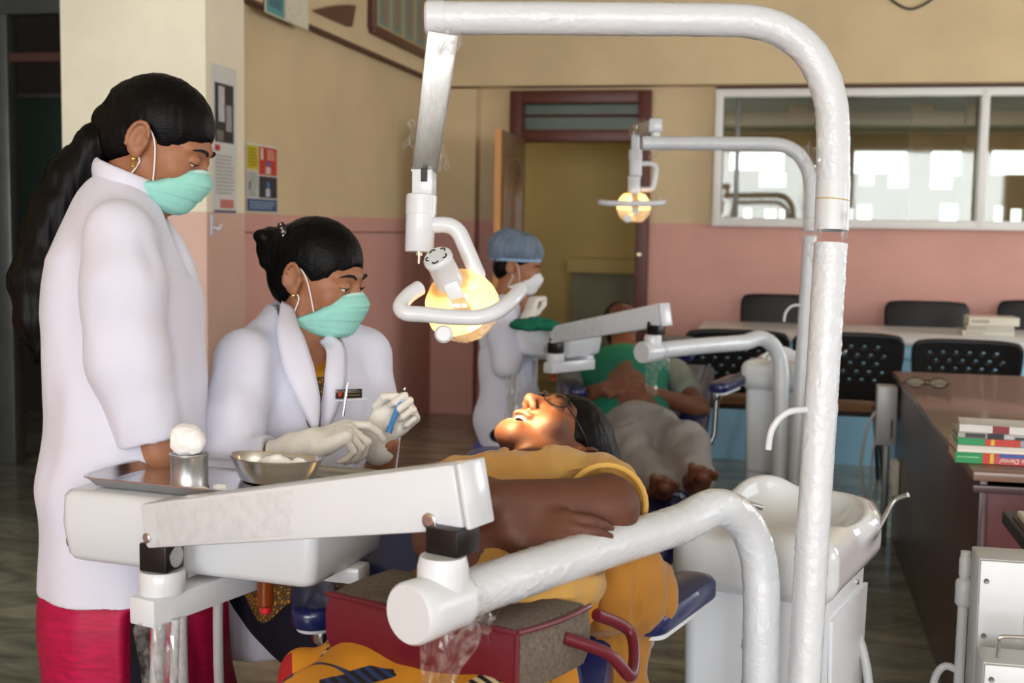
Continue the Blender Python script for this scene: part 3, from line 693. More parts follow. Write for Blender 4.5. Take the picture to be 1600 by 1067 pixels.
# ------------------------------------------------------------------ long blue fronted table along the back wall with chairs
ty0, ty1 = 7.55, 8.55; tx0 = on(1085, 530, 1, ty0).x; tx1 = 3.0
t = thing('work_table', ((tx0+tx1)/2, (ty0+ty1)/2, 0), 'long white topped table with light blue front panels along the back wall', 'table')
obj('table_top', bbox(BM(), ((tx0+tx1)/2, (ty0+ty1)/2, .75), (tx1-tx0, ty1-ty0, .04), bev=.006), 'white_laminate', t)
n = 6; pw = (tx1-tx0-.06)/n
for k in range(n):
    obj('front_panel', bbox(BM(), (tx0+.03+pw*(k+.5), ty0+.05, .365), (pw-.006, .02, .73), bev=.002), 'blue_paint', t)
obj('apron', bbox(BM(), ((tx0+tx1)/2, ty0+.03, .69), (tx1-tx0-.02, .02, .08), bev=.002), 'blue_paint', t)
for x in (tx0+.02, tx1-.02): obj('end_panel', bbox(BM(), (x, (ty0+ty1)/2+.03, .365), (.03, ty1-ty0-.1, .73)), 'blue_paint', t)

def office_chair(c, face, label, perforated=True, w=.50, top=.90):
    """chair at floor point c; the sitter looks along the unit vector face"""
    c = Vector(c); f = Vector(face).normalized(); s = Vector((f.y, -f.x, 0)); t = thing('office_chair', c, label, 'chair', 'black chairs at the long table')
    # back shell: grid with rows of slanted openings
    nu, nv = 33, 24; z0, z1 = .50, top; bm = BM(); V = []
    for j in range(nv+1):
        row = []
        for i in range(nu+1):
            u = i/nu*2-1; v = j/nv; taper = (.86+.14*math.sin(min(1, v*1.25)*math.pi/2)) if v < .9 else 1
            if v > .88: taper = 1-.10*((v-.88)/.12)**2
            z = z0+(z1-z0)*v
            q = c+s*(u*w/2*taper)-f*(.20+.10*v-.035*u*u*-1)+Vector((0, 0, z-.015*(abs(u)**4)))
            row.append(bm.verts.new(q))
        V.append(row)
    for j in range(nv):
        for i in range(nu):
            hole = perforated and 4 < j < nv-4 and j % 3 == 1 and (i+(j//3)*2) % 4 == 1 and 4 < i < nu-5
            if not hole: bm.faces.new((V[j][i], V[j][i+1], V[j+1][i+1], V[j+1][i]))
    o = obj('backrest', bm, 'black_plastic', t); solid(o, .022)
    obj('seat', loft(BM(), [rrect(c+f*.02+Vector((0, 0, z)), s, f, .235*k, .225*k, .06) for z, k in ((.425, .93), (.435, 1), (.465, 1), (.475, .94))]), 'tan_seat', t)
    obj('seat_pan', loft(BM(), [rrect(c+f*.02+Vector((0, 0, z)), s, f, .22, .21, .06) for z in (.405, .4245)]), 'black_plastic', t)
    for a in (-1, 1):
        obj('back_support', tube(BM(), [c+s*a*.15-f*.1+Vector((0, 0, .415)), c+s*a*.16-f*.2+Vector((0, 0, .43)), c+s*a*.17-f*.235+Vector((0, 0, .62))], .013, 8, smooth_path=4), 'black_plastic', t)
        for b in (-1, 1):
            obj('leg', tube(BM(), [c+s*a*.18+f*b*.16+Vector((0, 0, .41)), c+s*a*.22+f*b*.22+Vector((0, 0, 0))], .012, 8), 'black_plastic', t)
    return t
def chair_at(px, py, zc, ztop, face, label, perf=True, w=.5):
    p = at(px, py, zc); f = Vector(face); return office_chair((p.x+f.x*.3, p.y+f.y*.3, 0), face, label, perf, w, ztop)
chair_at(1152, 518, 6.7, .85, (0, 1, 0), 'black chair partly hidden behind the far spittoon unit', True, .55)
chair_at(1326, 520, 6.5, .86, (0, 1, 0), 'black perforated chair right behind the tall lamp pole', True, .56)
chair_at(1512, 527, 6.4, .84, (.06, 1, 0), 'black perforated chair behind the brown desk', True, .54)
chair_at(1217, 462, 8.45, .955, (0, -1, 0), 'black chair by the wall behind the long table, left of the pole', False, .5)
chair_at(1449, 468, 8.35, .93, (0, -1, 0), 'black chair by the wall behind the long table, under the mullion', False, .54)
chair_at(1628, 464, 8.25, .95, (0, -1, 0), 'black chair by the wall at the right edge of the view', False, .54)
c = on(1538, 521, 1, 8.1); 
for k, (dx, w_, h_, lb, rgb) in enumerate(((0, .3, .03, 'lowest pale book stacked on the long white table', (206, 200, 186)), (.01, .27, .03, 'middle pale book stacked on the long white table', (190, 184, 170)), (.03, .29, .05, 'thick cream book on top of the stack on the long table', (216, 208, 190)))):
    book((c.x+dx, 7.95, .771+[0, .031, .062][k]), w_, .2, h_, (.05, -.03, .04)[k], rgb, lb, [(.05, .4, .3, .7, (170, 160, 140))], 'books on the long white table')
# ================================================================== dental units
def wrap_mat():
    m = mat('film_wrapped_enamel', (214, 218, 224), .38, var=.03, vs=12, coat=.7, bump=0); nt = m.node_tree; N = nt.nodes; L = nt.links; b = N['Principled BSDF']
    b.inputs['Coat Roughness'].default_value = .12
    tc = N.new('ShaderNodeTexCoord'); mp = N.new('ShaderNodeMapping'); mp.inputs['Rotation'].default_value = (.5, .6, .4); mp.inputs['Scale'].default_value = (55, 12, 55)
    L.new(tc.outputs['Object'], mp.inputs[0]); n = N.new('ShaderNodeTexNoise'); n.inputs['Scale'].default_value = 1; n.inputs['Detail'].default_value = 5; n.inputs['Distortion'].default_value = 1.2
    L.new(mp.outputs[0], n.inputs[0]); n2 = N.new('ShaderNodeTexNoise'); n2.inputs['Scale'].default_value = 22; n2.inputs['Detail'].default_value = 4; L.new(tc.outputs['Object'], n2.inputs[0])
    ad = N.new('ShaderNodeMath'); ad.operation = 'ADD'; L.new(n.outputs[0], ad.inputs[0]); L.new(n2.outputs[0], ad.inputs[1])
    bp = N.new('ShaderNodeBump'); bp.inputs['Strength'].default_value = .55; bp.inputs['Distance'].default_value = .006
    L.new(ad.outputs[0], bp.inputs['Height']); L.new(bp.outputs[0], b.inputs['Coat Normal'])
    bp2 = N.new('ShaderNodeBump'); bp2.inputs['Strength'].default_value = .22; bp2.inputs['Distance'].default_value = .005
    L.new(ad.outputs[0], bp2.inputs['Height']); L.new(bp2.outputs[0], b.inputs['Normal'])
    return m
MATS['wrap'] = wrap_mat()
MATS['enamel'] = mat('white_enamel', (216, 220, 226), .28, var=.02, coat=.3)
MATS['ceramic'] = mat('white_ceramic', (226, 229, 233), .1, var=.015, coat=.6)
MATS['panel_white'] = mat('panel_white', (230, 234, 240), .35, var=.02)
MATS['blackened'] = mat('dark_steel_post', (40, 36, 36), .35, .5, var=.2, vs=20)
MATS['brushed'] = mat('brushed_steel', (178, 178, 176), .32, .85, var=.1, vs=30, stretch=(8, 8, 1))
MATS['steel'] = mat('polished_steel', (204, 204, 204), .2, 1, var=.08, vs=9)
MATS['aluminium'] = mat('dull_aluminium', (196, 198, 200), .34, .9, var=.14, vs=22)
MATS['hose'] = mat('grey_hose', (190, 192, 194), .45, var=.05)
MATS['navy'] = mat('navy_vinyl', (26, 34, 84), .3, var=.06, coat=.4)
MATS['amber'] = mat('amber_plastic', (150, 70, 20), .2, trans=.5, var=0)
MATS['red'] = mat('red_plastic', (190, 30, 34), .4)
MATS['cotton'] = mat('cotton_wool', (250, 250, 250), .95, var=.03, vs=20, sheen=.4, bump=.5, bs=120)
def film_mat(lo=.06, hi=.45):
    m = bpy.data.materials.new('clear_film'); m.use_nodes = True; nt = m.node_tree; N = nt.nodes; L = nt.links; N.remove(N['Principled BSDF'])
    t = N.new('ShaderNodeBsdfTransparent'); d = N.new('ShaderNodeBsdfDiffuse'); d.inputs[0].default_value = (.95, .95, .93, 1); tr = N.new('ShaderNodeBsdfTranslucent'); tr.inputs[0].default_value = (.95, .95, .93, 1)
    g = N.new('ShaderNodeBsdfGlossy'); g.inputs['Roughness'].default_value = .12
    a = N.new('ShaderNodeMixShader'); a.inputs[0].default_value = .5; L.new(d.outputs[0], a.inputs[1]); L.new(tr.outputs[0], a.inputs[2])
    b = N.new('ShaderNodeMixShader'); b.inputs[0].default_value = .55; L.new(a.outputs[0], b.inputs[1]); L.new(g.outputs[0], b.inputs[2])
    c = N.new('ShaderNodeMixShader'); L.new(t.outputs[0], c.inputs[1]); L.new(b.outputs[0], c.inputs[2])
    n = N.new('ShaderNodeTexNoise'); n.inputs['Scale'].default_value = 60; tc = N.new('ShaderNodeTexCoord'); L.new(tc.outputs['Object'], n.inputs[0])
    r = N.new('ShaderNodeMapRange'); r.inputs[1].default_value = .35; r.inputs[2].default_value = .7; r.inputs[3].default_value = lo; r.inputs[4].default_value = hi
    L.new(n.outputs[0], r.inputs[0]); L.new(r.outputs[0], c.inputs[0]); L.new(c.outputs[0], N['Material Output'].inputs[0]); return m
MATS['film'] = film_mat(); MATS['film_thin'] = film_mat(.02, .16)
def film(name, root, c, w, h, seed, taper=.5, amp=.02, parent=None):
    """crumpled loose film hanging from c, w wide, h long"""
    c = Vector(c); rnd = np.random.RandomState(seed); nu, nv = 9, 14; P = []
    ph = rnd.rand(6)*6
    for j in range(nv+1):
        v = j/nv; row = []
        for i in range(nu+1):
            u = i/nu*2-1; ww = w/2*(1-taper*v)*(1+.15*math.sin(v*9+ph[0]))
            row.append(c+cR*(u*ww+amp*.5*math.sin(v*5+ph[1]))+Vector((0, 0, -v*h+.006*math.sin(u*5+ph[2])))-cF*(amp*math.sin(u*6+v*4+ph[3])+amp*.6*math.sin(u*13-v*9+ph[4])))
        P.append(row)
    o = obj(name, grid_mesh(P), 'film', root, smooth=False); return o

UR = thing('dental_unit', (.1, 2.42, 0), 'near dental unit: film wrapped white pipes, instrument tray arm and spittoon', 'dental unit', 'white dental units')
def T(a, b, n): return [Vector(a).lerp(Vector(b), k/n) for k in range(n+1)]
# tall lamp pole
ZP = 2.13
tp = at(1303, 262, ZP); bt = at(1264, 940, ZP); dirp = (bt-tp).normalized(); base = bt+dirp*((bt.z)/-dirp.z)
pole = obj('lamp_pole', wrapped_tube([base, bt, at(1298, 380, ZP)], 0.0280, seed=1), 'wrap', UR)
obj('pole_foot', lathe(BM(), (base.x, base.y, .0), [(.07, 0), (.07, .012), (.045, .02), (.04, .05)], 24), 'enamel', pole)
obj('pole_collar', tube(BM(), [at(1299, 360, ZP), at(1302, 285, ZP)], .0290, 24), 'enamel', UR)
MATS['yellowed'] = mat('yellowed_seam', (196, 170, 110), .5)
obj('collar_seam', tube(BM(), [at(1301, 314, ZP), at(1301.2, 312, ZP)], .0294, 24), 'yellowed', UR)
bend = [at(1302, 290, ZP), at(1301, 190, ZP), at(1297, 155, ZP), at(1283, 112, ZP), at(1257, 73, ZP), at(1219, 46, ZP), at(1175, 34, ZP), at(1120, 31, ZP), at(900, 29, ZP), at(690, 28, ZP)]
gn = obj('lamp_boom', wrapped_tube(bend, .0280, seed=2), 'wrap', UR)
obj('boom_end_cap', tube(BM(), [at(695, 28, ZP), at(668, 28, ZP), at(664, 28, ZP)], [.0296, .0296, .025], 24), 'enamel', gn)
film('plastic_film', UR, at(1268, 225, 2.10), .03, .06, 3, .2, .008)
film('plastic_film', UR, at(700, 45, 2.09), .05, .04, 5, .3, .01)
film('plastic_film', UR, at(1322, 325, 2.09), .02, .05, 8, .4, .006)
film('plastic_film', UR, at(1270, 350, 2.09), .03, .06, 13, .5, .008)
# delivery pipe on its own post
pp = [(1188, 1300, 2.2), (1189, 1000, 2.2), (1188, 900, 2.2), (1178, 848, 2.195), (1155, 808, 2.17), (1115, 793, 2.12), (1060, 800, 2.05), (950, 832, 1.9), (800, 884, 1.73), (690, 930, 1.62)]
pts = [at(*q) for q in pp]; pts[0].z = 0.0
for q in pts[6:]: q.z = .888+(q.z-.888)*.3
dp = obj('delivery_pipe', wrapped_tube(pts, .0322, seed=3, amp=.0021), 'wrap', UR)
pd = (pts[9]-pts[7]).normalized(); e1 = pts[9]
obj('tee_joint', tube(BM(), [e1-pd*.03, e1+pd*.035, e1+pd*.058, e1+pd*.062], [.038, .041, .041, .038], 28), 'enamel', UR)
jc = e1+pd*.005; jc = e1-pd*.002
obj('tee_collar', lathe(BM(), jc, [(.034, .01), (.0335, .05), (.031, .06), (.030, .063)], 24), 'enamel', UR)
film('hanging_film', UR, e1+Vector((.015, -.035, -.02)), .07, .14, 21, .55, .018)
film('hanging_film', UR, e1-pd*.1+Vector((0, -.02, -.03)), .03, .05, 22, .6, .008)
film('hanging_film', UR, e1-pd*.04+Vector((.0, -.03, .03)), .09, .07, 24, .2, .012)
# spring arm box
bl = at(222, 823, 1.93); br = at(716, 777, 1.62); bdir = (br-bl).normalized(); bx_, by_, _ = frame(bdir)
if bx_.dot(cF) < 0: away = -bx_
else: away = bx_
sqx = Vector((.93, -.36, 0)); sqy = Vector((.36, .93, 0))
obj('swivel_post', bbox(BM(), jc+away*.022+Vector((0, 0, .080)), (.052, .052, .036), rot=axes(sqx, sqy, (0, 0, 1)), bev=.003), 'blackened', UR)
o0 = away*.03
bo = obj('arm_beam', beam(BM(), bl+o0, br+o0, .06, .07, bev=.006, w2=.06, h2=.088), 'enamel', UR)
obj('beam_end_cap', beam(BM(), br+o0+bdir*.0025, br+o0+bdir*.012, .061, .088, bev=.004), 'enamel', bo)
obj('screw', disc_screw(BM(), bl+bdir*.012-away*.001-Vector((0, 0, .018)), -away, .008), 'steel', bo)
obj('screw', disc_screw(BM(), br-bdir*.045-away*.001-Vector((0, 0, .028)), -away, .011), 'steel', bo)
P = []; rw = np.random.RandomState(77).rand(12, 60)
for j in range(12):
    row = []
    for i in range(60):
        q = bl.lerp(br, .05+.46*i/59+(.02*rw[j, 0] if i in (0, 59) else 0)); row.append(q-away*(.0008+.0022*abs(math.sin(i*.9+.25*j+rw[j, i]*.8))**3)+Vector((0, 0, .033-.066*j/11)))
    P.append(row)
obj('plastic_film', grid_mesh(P), 'film_thin', bo, smooth=False)
# delivery head
hL = at(92, 872, 2.11); hR = at(490, 920, 1.95); hL.z = hR.z = .815; hu = (hR-hL).normalized(); hv = Vector((-hu.y, hu.x, 0)); HW = (hR-hL).length; HD = .27
hc = (hL+hR)/2+hv*HD/2
def hp(u, v, z): return hc+hu*u+hv*v+Vector((0, 0, z-.815))
obj('delivery_head', loft(BM(), [rrect(hp(0, 0, z), hu, hv, HW/2-i, HD/2-i, .02) for z, i in ((.806, .02), (.810, .012), (.82, .006), (.87, 0), (.918, .002), (.926, .007), (.929, .016))]), 'enamel', UR)
obj('side_knob', tube(BM(), [hp(-HW/2+.01, -.06, .885), hp(-HW/2-.012, -.06, .885), hp(-HW/2-.022, -.06, .885)], [.017, .017, .012], 16), 'enamel', UR)
jp = at(253, 880, 1.97); jz = Vector((0, 0, 1))
obj('head_post', bbox(BM(), (jp.x, jp.y, .857), (.05, .05, .045), rot=axes(hu, hv, jz), bev=.003), 'blackened', UR)
po = UR.children[-1]
obj('bore_ring', tube(BM(), [jp+hv*-.0+Vector((0, 0, 0))+hu*.026+Vector((0, 0, .857-jp.z)), jp+hu*.028+Vector((0, 0, .857-jp.z))], .017, 20), 'brushed', po)
obj('swivel_collar', lathe(BM(), (jp.x, jp.y, .798), [(.036, 0), (.037, .004), (.037, .03), (.034, .036)], 24), 'enamel', UR)
obj('support_block', beam(BM(), Vector((jp.x-.012, jp.y-.045, .776)), Vector((jp.x+.065, jp.y+.21, .776)), .052, .044, bev=.004), 'enamel', UR)
obj('holder_bar', beam(BM(), hp(-.05, .02, .795), hp(.25, .03, .795), .05, .03, bev=.006), 'enamel', UR)
bt_ = hp(.1, -.04, .77)
ob = obj('solution_bottle', lathe(BM(), bt_, [(.01, -.03), (.014, -.026), (.014, .015), (.009, .02), (.009, .03)], 16), 'amber', UR)
obj('bottle_cap', lathe(BM(), bt_-Vector((0, 0, .042)), [(.007, 0), (.01, .003), (.01, .012)], 14), 'red', ob)
for i, (a, b, c3) in enumerate((((jp.x+.005, jp.y-.02, .76), (jp.x+.0, jp.y-.02, .5), .011), ((hp(-.09, 0, .8)), (hp(-.085, 0, .5)), .009), ((hp(-.03, .02, .8)), (hp(-.025, .02, .5)), .009), ((jp.x+.03, jp.y-.015, .76), (jp.x+.028, jp.y-.015, .5), .007))):
    a = Vector(a); b = Vector(b)
    hs = obj('hose', tube(BM(), [a, b, Vector((b.x+.03, b.y+.05, .22)), Vector((-.55, 2.2+.03*i, .1)), Vector((-.2, 2.4+.03*i, .06)), Vector((.0, 2.48+.03*i, .06))], c3, 10, smooth_path=6), 'hose', UR)
    if i in (0, 3): 
        film('hose_film', UR, a+Vector((0, -.02, -.005)), .05, .3, 31+i, .1, .008)
# spittoon cabinet
ph = math.radians(16); su = Vector((math.cos(ph), -math.sin(ph), 0)); sv = Vector((math.sin(ph), math.cos(ph), 0)); so = at(1064, 900, 2.4); so.z = 0
CW, CD = .275, .36
def sp(u, v, z): return so+su*u+sv*v+Vector((0, 0, z))
body = obj('cabinet', loft(BM(), [rrect(sp(CW/2+dx, CD/2, z), su, sv, CW/2-i, CD/2-i, .03) for z, i, dx in ((.0, .02, 0), (.03, .012, 0), (.35, .006, 0), (.70, 0, 0), (.715, 0, 0))]), 'panel_white', UR)
for v, z in ((.1, .62), (.27, .68), (.1, .3), (.3, .3)): obj('screw', disc_screw(BM(), sp(CW+.0005, v, z), su, .006), 'steel', body)
obj('panel_seam', beam(BM(), sp(0.02, -.0006, .34), sp(CW-.03, -.0006, .34), .002, .003), 'steel_post', body)
obj('side_panel', loft(BM(), [rrect(sp(CW+.002, .2, z), sv, su, w, .004, .003) for z, w in ((.45, .13), (.66, .15))]), 'panel_white', body)
A = np.array([[su.x, sv.x, 0], [su.y, sv.y, 0], [0, 0, 1]])
cs = sp(CW/2, CD/2+.02, .765); S = SDF((cs.x-.36, cs.y-.36, .64), (cs.x+.36, cs.y+.36, .92), .0055)
S.add(boxp(sp(CW/2, CD/2+.02, .76), (CW/2+.022, CD/2+.045, .066), A, .045), .01)
S.add(ell(sp(CW/2+.01, CD/2+.1, .8), (.165, .15, .05), A), .03)
S.add(ell(sp(.06, CD-.02, .83), (.05, .07, .03), A), .03)
S.sub(ell(sp(CW/2+.012, CD/2+.045, .86), (.14, .165, .125), A), .015)
S.sub(ell(sp(.075, .0, .86), (.05, .07, .045), A), .03)
bas = obj('basin', S.mesh('basin'), 'ceramic', UR, smooth=True)
obj('drain', lathe(BM(), sp(CW/2+.012, CD/2+.045, .737), [(.03, 0), (.03, .004), (.022, .006)], 20), 'steel', bas)
obj('drain_tab', bbox(BM(), sp(CW-.01, CD/2+.05, .792), (.03, .012, .005), rot=axes(sv, -su, (0, 0, 1)), bev=.002), 'hose', bas)
obj('rinse_spout', tube(BM(), [sp(.07, .13, .8), sp(.065, .1, .83), sp(.085, .12, .845), sp(.11, .15, .835)], .006, 10, smooth_path=5), 'steel', UR)
c = at(1256, 642, 2.11)
obj('cup_filler', tube(BM(), [c+Vector((.012, .02, 0)), c-cR*.02+Vector((0, 0, .0)), c-cR*.04-Vector((0, 0, .012)), c-cR*.054-Vector((0, 0, .035)), c-cR*.058-Vector((0, 0, .066))], .0058, 12, smooth_path=5), 'enamel', UR)
obj('saliva_tube', tube(BM(), [sp(CW+.0, .3, .75), sp(CW+.03, .28, .78), at(1395, 785, 2.52), at(1419, 773, 2.5)], .0052, 10, smooth_path=5), 'brushed', UR)
obj('drain_hose', tube(BM(), [sp(CW-.04, CD-.03, .62), sp(CW+.02, CD-.06, .5), sp(CW+.05, CD-.08, .25), sp(CW+.06, CD-.08, .0)], .0095, 10, smooth_path=5), 'hose', UR)
obj('drain_hose', tube(BM(), [sp(CW-.04, .2, .35), sp(CW+.02, .15, .25), sp(CW+.03, .15, .0)], .0095, 10, smooth_path=5), 'hose', UR)

# ------------------------------------------------------------------ the far unit is the same model, one bay further back
OFF = Vector((.035, 3.1, 0))
UR2 = copy_tree(UR, None, OFF); UR2['label'] = 'far dental unit of wrapped white pipes beside the second patient'

# its arms are swung a little further to the left
def swing(names, pivot, deg):
    p = Vector(pivot); M = Matrix.Translation(p) @ Matrix.Rotation(math.radians(deg), 4, 'Z') @ Matrix.Translation(-p)
    for ch_ in UR2.children:
        if ch_.name.split('.')[0] in names: ch_.matrix_basis = M @ ch_.matrix_basis
ARM = ('arm_beam', 'head_post', 'hose_film', 'delivery_head', 'side_knob', 'swivel_collar', 'support_block', 'holder_bar', 'solution_bottle', 'hose')
swing(ARM, jc, -9)
def shift(names, v):
    for ch_ in UR2.children:
        if ch_.name.split('.')[0] in names: ch_.matrix_basis = Matrix.Translation(v) @ ch_.matrix_basis
shift(('delivery_head', 'side_knob', 'holder_bar', 'solution_bottle', 'hose', 'hose_film'), Vector((-.2, .06, 0)))
swing(ARM+('delivery_pipe', 'tee_joint', 'tee_collar', 'swivel_post', 'hanging_film'), pts[1], -7)
shift(('arm_beam', 'head_post', 'delivery_head', 'side_knob', 'swivel_collar', 'support_block', 'holder_bar', 'tee_joint', 'tee_collar', 'swivel_post', 'hanging_film', 'delivery_pipe'), Vector((0, 0, .03)))

# ------------------------------------------------------------------ operating lamps
MATS['bulb'] = mat('lamp_bulb', (255, 240, 200), .4, emit=(255, 226, 170), es=14, var=0)
def amber_mat():
    m = bpy.data.materials.new('amber_lamp_shade'); m.use_nodes = True; nt = m.node_tree; N = nt.nodes; L = nt.links; N.remove(N['Principled BSDF'])
    t = N.new('ShaderNodeBsdfTransparent'); t.inputs[0].default_value = (1, .88, .66, 1); tr = N.new('ShaderNodeBsdfTranslucent'); tr.inputs[0].default_value = (1, .82, .56, 1)
    g = N.new('ShaderNodeBsdfGlossy'); g.inputs['Roughness'].default_value = .12; g.inputs[0].default_value = (1, .95, .85, 1)
    a = N.new('ShaderNodeMixShader'); a.inputs[0].default_value = .6; L.new(t.outputs[0], a.inputs[1]); L.new(tr.outputs[0], a.inputs[2])
    b = N.new('ShaderNodeMixShader'); b.inputs[0].default_value = .12; L.new(a.outputs[0], b.inputs[1]); L.new(g.outputs[0], b.inputs[2])
    e = N.new('ShaderNodeEmission'); e.inputs[0].default_value = (1, .45, .1, 1); e.inputs[1].default_value = .12
    s = N.new('ShaderNodeAddShader'); L.new(b.outputs[0], s.inputs[0]); L.new(e.outputs[0], s.inputs[1]); L.new(s.outputs[0], N['Material Output'].inputs[0]); return m
MATS['amber_shade'] = amber_mat(); MATS['clear_cover'] = film_mat(.3, .65)
def lamp_head(root, c, d, side, k=1.0, spot=True, power=42):
    """c centre of the shade, d direction of the beam, side: direction of the handle bar"""
    c = Vector(c); d = Vector(d).normalized(); side = Vector(side); side = (side-d*side.dot(d)).normalized()
    sh = obj('lamp_shade', lathe(BM(), c, [(.022*k, -.054*k), (.04*k, -.046*k), (.054*k, -.028*k), (.0605*k, -.004*k), (.061*k, .008*k)], 28, d), 'amber_shade', root, smooth=True)
    fc = obj('front_cover', lathe(BM(), c, [(.0605*k, .009*k), (.056*k, .028*k), (.036*k, .05*k), (.03*k, .052*k)], 9, d), 'clear_cover', root, smooth=False)
    obj('bulb', lathe(BM(), c-d*.022*k, [(.004*k, -.02*k), (.014*k, -.012*k), (.018*k, .0), (.014*k, .012*k), (.003*k, .018*k)], 14, d), 'bulb', sh)
    nk = obj('lamp_neck', lathe(BM(), c, [(.026*k, -.035*k), (.0225*k, -.055*k), (.022*k, -.098*k), (.024*k, -.102*k), (.024*k, -.108*k), (.021*k, -.112*k)][::-1], 24, d), 'enamel', root)
    for q in range(5):
        a = 2*math.pi*q/5; x, y, _ = frame(d); ce = c-d*.1125*k+(x*math.cos(a)+y*math.sin(a))*.013*k
        obj('vent_slot', tube(BM(), [ce+(x*math.cos(a+b)+y*math.sin(a+b))*.005*k for b in (-1.3, -.6, 0, .6, 1.3)], .0013*k, 6), 'cable_black', nk)
    st = obj('bracket_strap', beam(BM(), c-d*.05*k-cF*.03*k, c+d*.03*k-cF*.068*k, .005*k, .024*k, bev=.001, up=cR), 'enamel', root)
    obj('front_knob', tube(BM(), [c-cR*.026*k-cU*.045*k-cF*.03*k, c-cR*.027*k-cU*.046*k-cF*.058*k, c-cR*.027*k-cU*.046*k-cF*.062*k], [.014*k, .0145*k, .011*k], 18), 'enamel', root)
    if spot:
        pl_ = bpy.data.lights.new('lamp_glow', 'POINT'); pl_.energy = .55*k*k; pl_.color = (1, .62, .25); pl_.shadow_soft_size = .012; po_ = bpy.data.objects.new('lamp_glow', pl_); COL.objects.link(po_); po_.location = c+d*.006*k-cF*.012*k; adopt(po_, root)
        l = bpy.data.lights.new('lamp_beam', 'SPOT'); l.energy = power; l.color = (1, .74, .36); l.spot_size = math.radians(52); l.spot_blend = .9; l.shadow_soft_size = .03
        lo = bpy.data.objects.new('lamp_beam', l); COL.objects.link(lo); lo.location = c+d*.07; lo.rotation_euler = d.to_track_quat('-Z', 'Y').to_euler(); adopt(lo, root)
    return c
MOUTH = at(812, 655, 2.40)
LC = at(722, 478, 2.2); ld = (MOUTH-LC).normalized()
# channel arm hanging from the boom
ch = obj('lamp_arm', beam(BM(), at(693, 50, 2.13), at(664, 264, 2.2), .034, .054, bev=.003, up=cR, w2=.03, h2=.045), 'brushed', UR)
film('plastic_film', UR, at(652, 190, 2.27), .035, .05, 41, -.3, .012); film('plastic_film', UR, at(687, 200, 2.27), .03, .075, 43, .3, .012)
film('plastic_film', UR, at(690, 45, 2.08), .05, .04, 44, .3, .01)
br_ = obj('lamp_bracket', bbox(BM(), at(663, 288, 2.2), (.036, .036, .052), bev=.003), 'enamel', UR)
MATS['red_wire'] = mat('wire_red', (120, 30, 26), .5)
obj('bracket_slot', bbox(BM(), at(663, 273, 2.18), (.011, .006, .024)), 'cable_black', br_)
for s in (-1, 1): obj('pivot_bolt', tube(BM(), [at(663+s*16, 266, 2.2), at(663+s*20, 266, 2.2)], .006, 10), 'steel', br_)
a0 = at(659, 304, 2.2); a1 = at(655, 394, 2.2); ad = (a1-a0); 
obj('lamp_swivel', tube(BM(), [a0, a0+ad*.02, a0+ad*.34, a0+ad*.345, a0+ad*.98, a1], [.025, .0272, .0272, .0262, .0256, .024], 28), 'enamel', UR)
obj('swivel_pin', tube(BM(), [a1, a1+ad*.06, a1+ad*.061, a1+ad*.2], [.006, .006, .0025, .002], 10), 'brass', UR)
yo = [at(676, 352, 2.2), at(700, 352, 2.2), at(716, 362, 2.2), at(727, 385, 2.2), at(742, 420, 2.2), at(746, 432, 2.2), at(738, 440, 2.205), at(716, 441, 2.21)]
obj('lamp_yoke', tube(BM(), yo, .0145, 16, smooth_path=4), 'enamel', UR)
lamp_head(UR, LC, ld, cR, 1.08)
hb = [at(655, 450, 2.14), at(638, 462, 2.12), at(626, 478, 2.10), at(634, 489, 2.09), at(660, 491, 2.09), at(700, 495, 2.09), at(745, 496, 2.09), at(775, 487, 2.10), at(798, 470, 2.13), at(813, 453, 2.17)]
obj('lamp_handle', tube(BM(), hb, [.0135]*10, 16, smooth_path=4), 'enamel', UR)
# far lamp
Z2 = 5.35; F2 = UR2
bo2 = at(1025, 196, 5.3)
obj('arm_block', bbox(BM(), bo2, (.052, .05, .055), bev=.004), 'enamel', F2)
obj('arm_block_post', lathe(BM(), at(1024, 214, 5.3), [(.019, -.02), (.019, .02)], 16), 'enamel', F2)
obj('lamp_arm', beam(BM(), at(1020, 198, 5.3), at(988, 206, 5.75), .034, .05, bev=.003), 'brushed', F2)
film('plastic_film', F2, at(1005, 186, 5.3), .09, .06, 51, .1, .015)
b0 = at(993, 218, 5.6); b1 = at(993, 275, 5.6)
obj('lamp_swivel', tube(BM(), [b0+Vector((0, 0, .02)), b0+(b1-b0)*.28, b0+(b1-b0)*.29, b0+(b1-b0)*.55, b0+(b1-b0)*.56, b1], [.02, .02, .03, .031, .029, .028], 20), 'enamel', F2)
obj('lamp_yoke', tube(BM(), [at(1000, 256, 5.6), at(1018, 256, 5.6), at(1025, 262, 5.6), at(1022, 285, 5.6), at(1018, 295, 5.6), at(1000, 296, 5.6)], .0115, 12, smooth_path=4), 'enamel', F2)
L2 = at(990, 324, 5.6); l2d = Vector((0, .05, -1))
lamp_head(F2, L2, l2d, cR, 1.25, True, 4)
obj('lamp_handle', tube(BM(), [at(938, 316, 5.5), at(950, 317.5, 5.45), at(985, 318, 5.42), at(1020, 318, 5.45), at(1036, 316, 5.5), at(1034, 312, 5.6)], .0125, 12, smooth_path=4), 'enamel', F2)

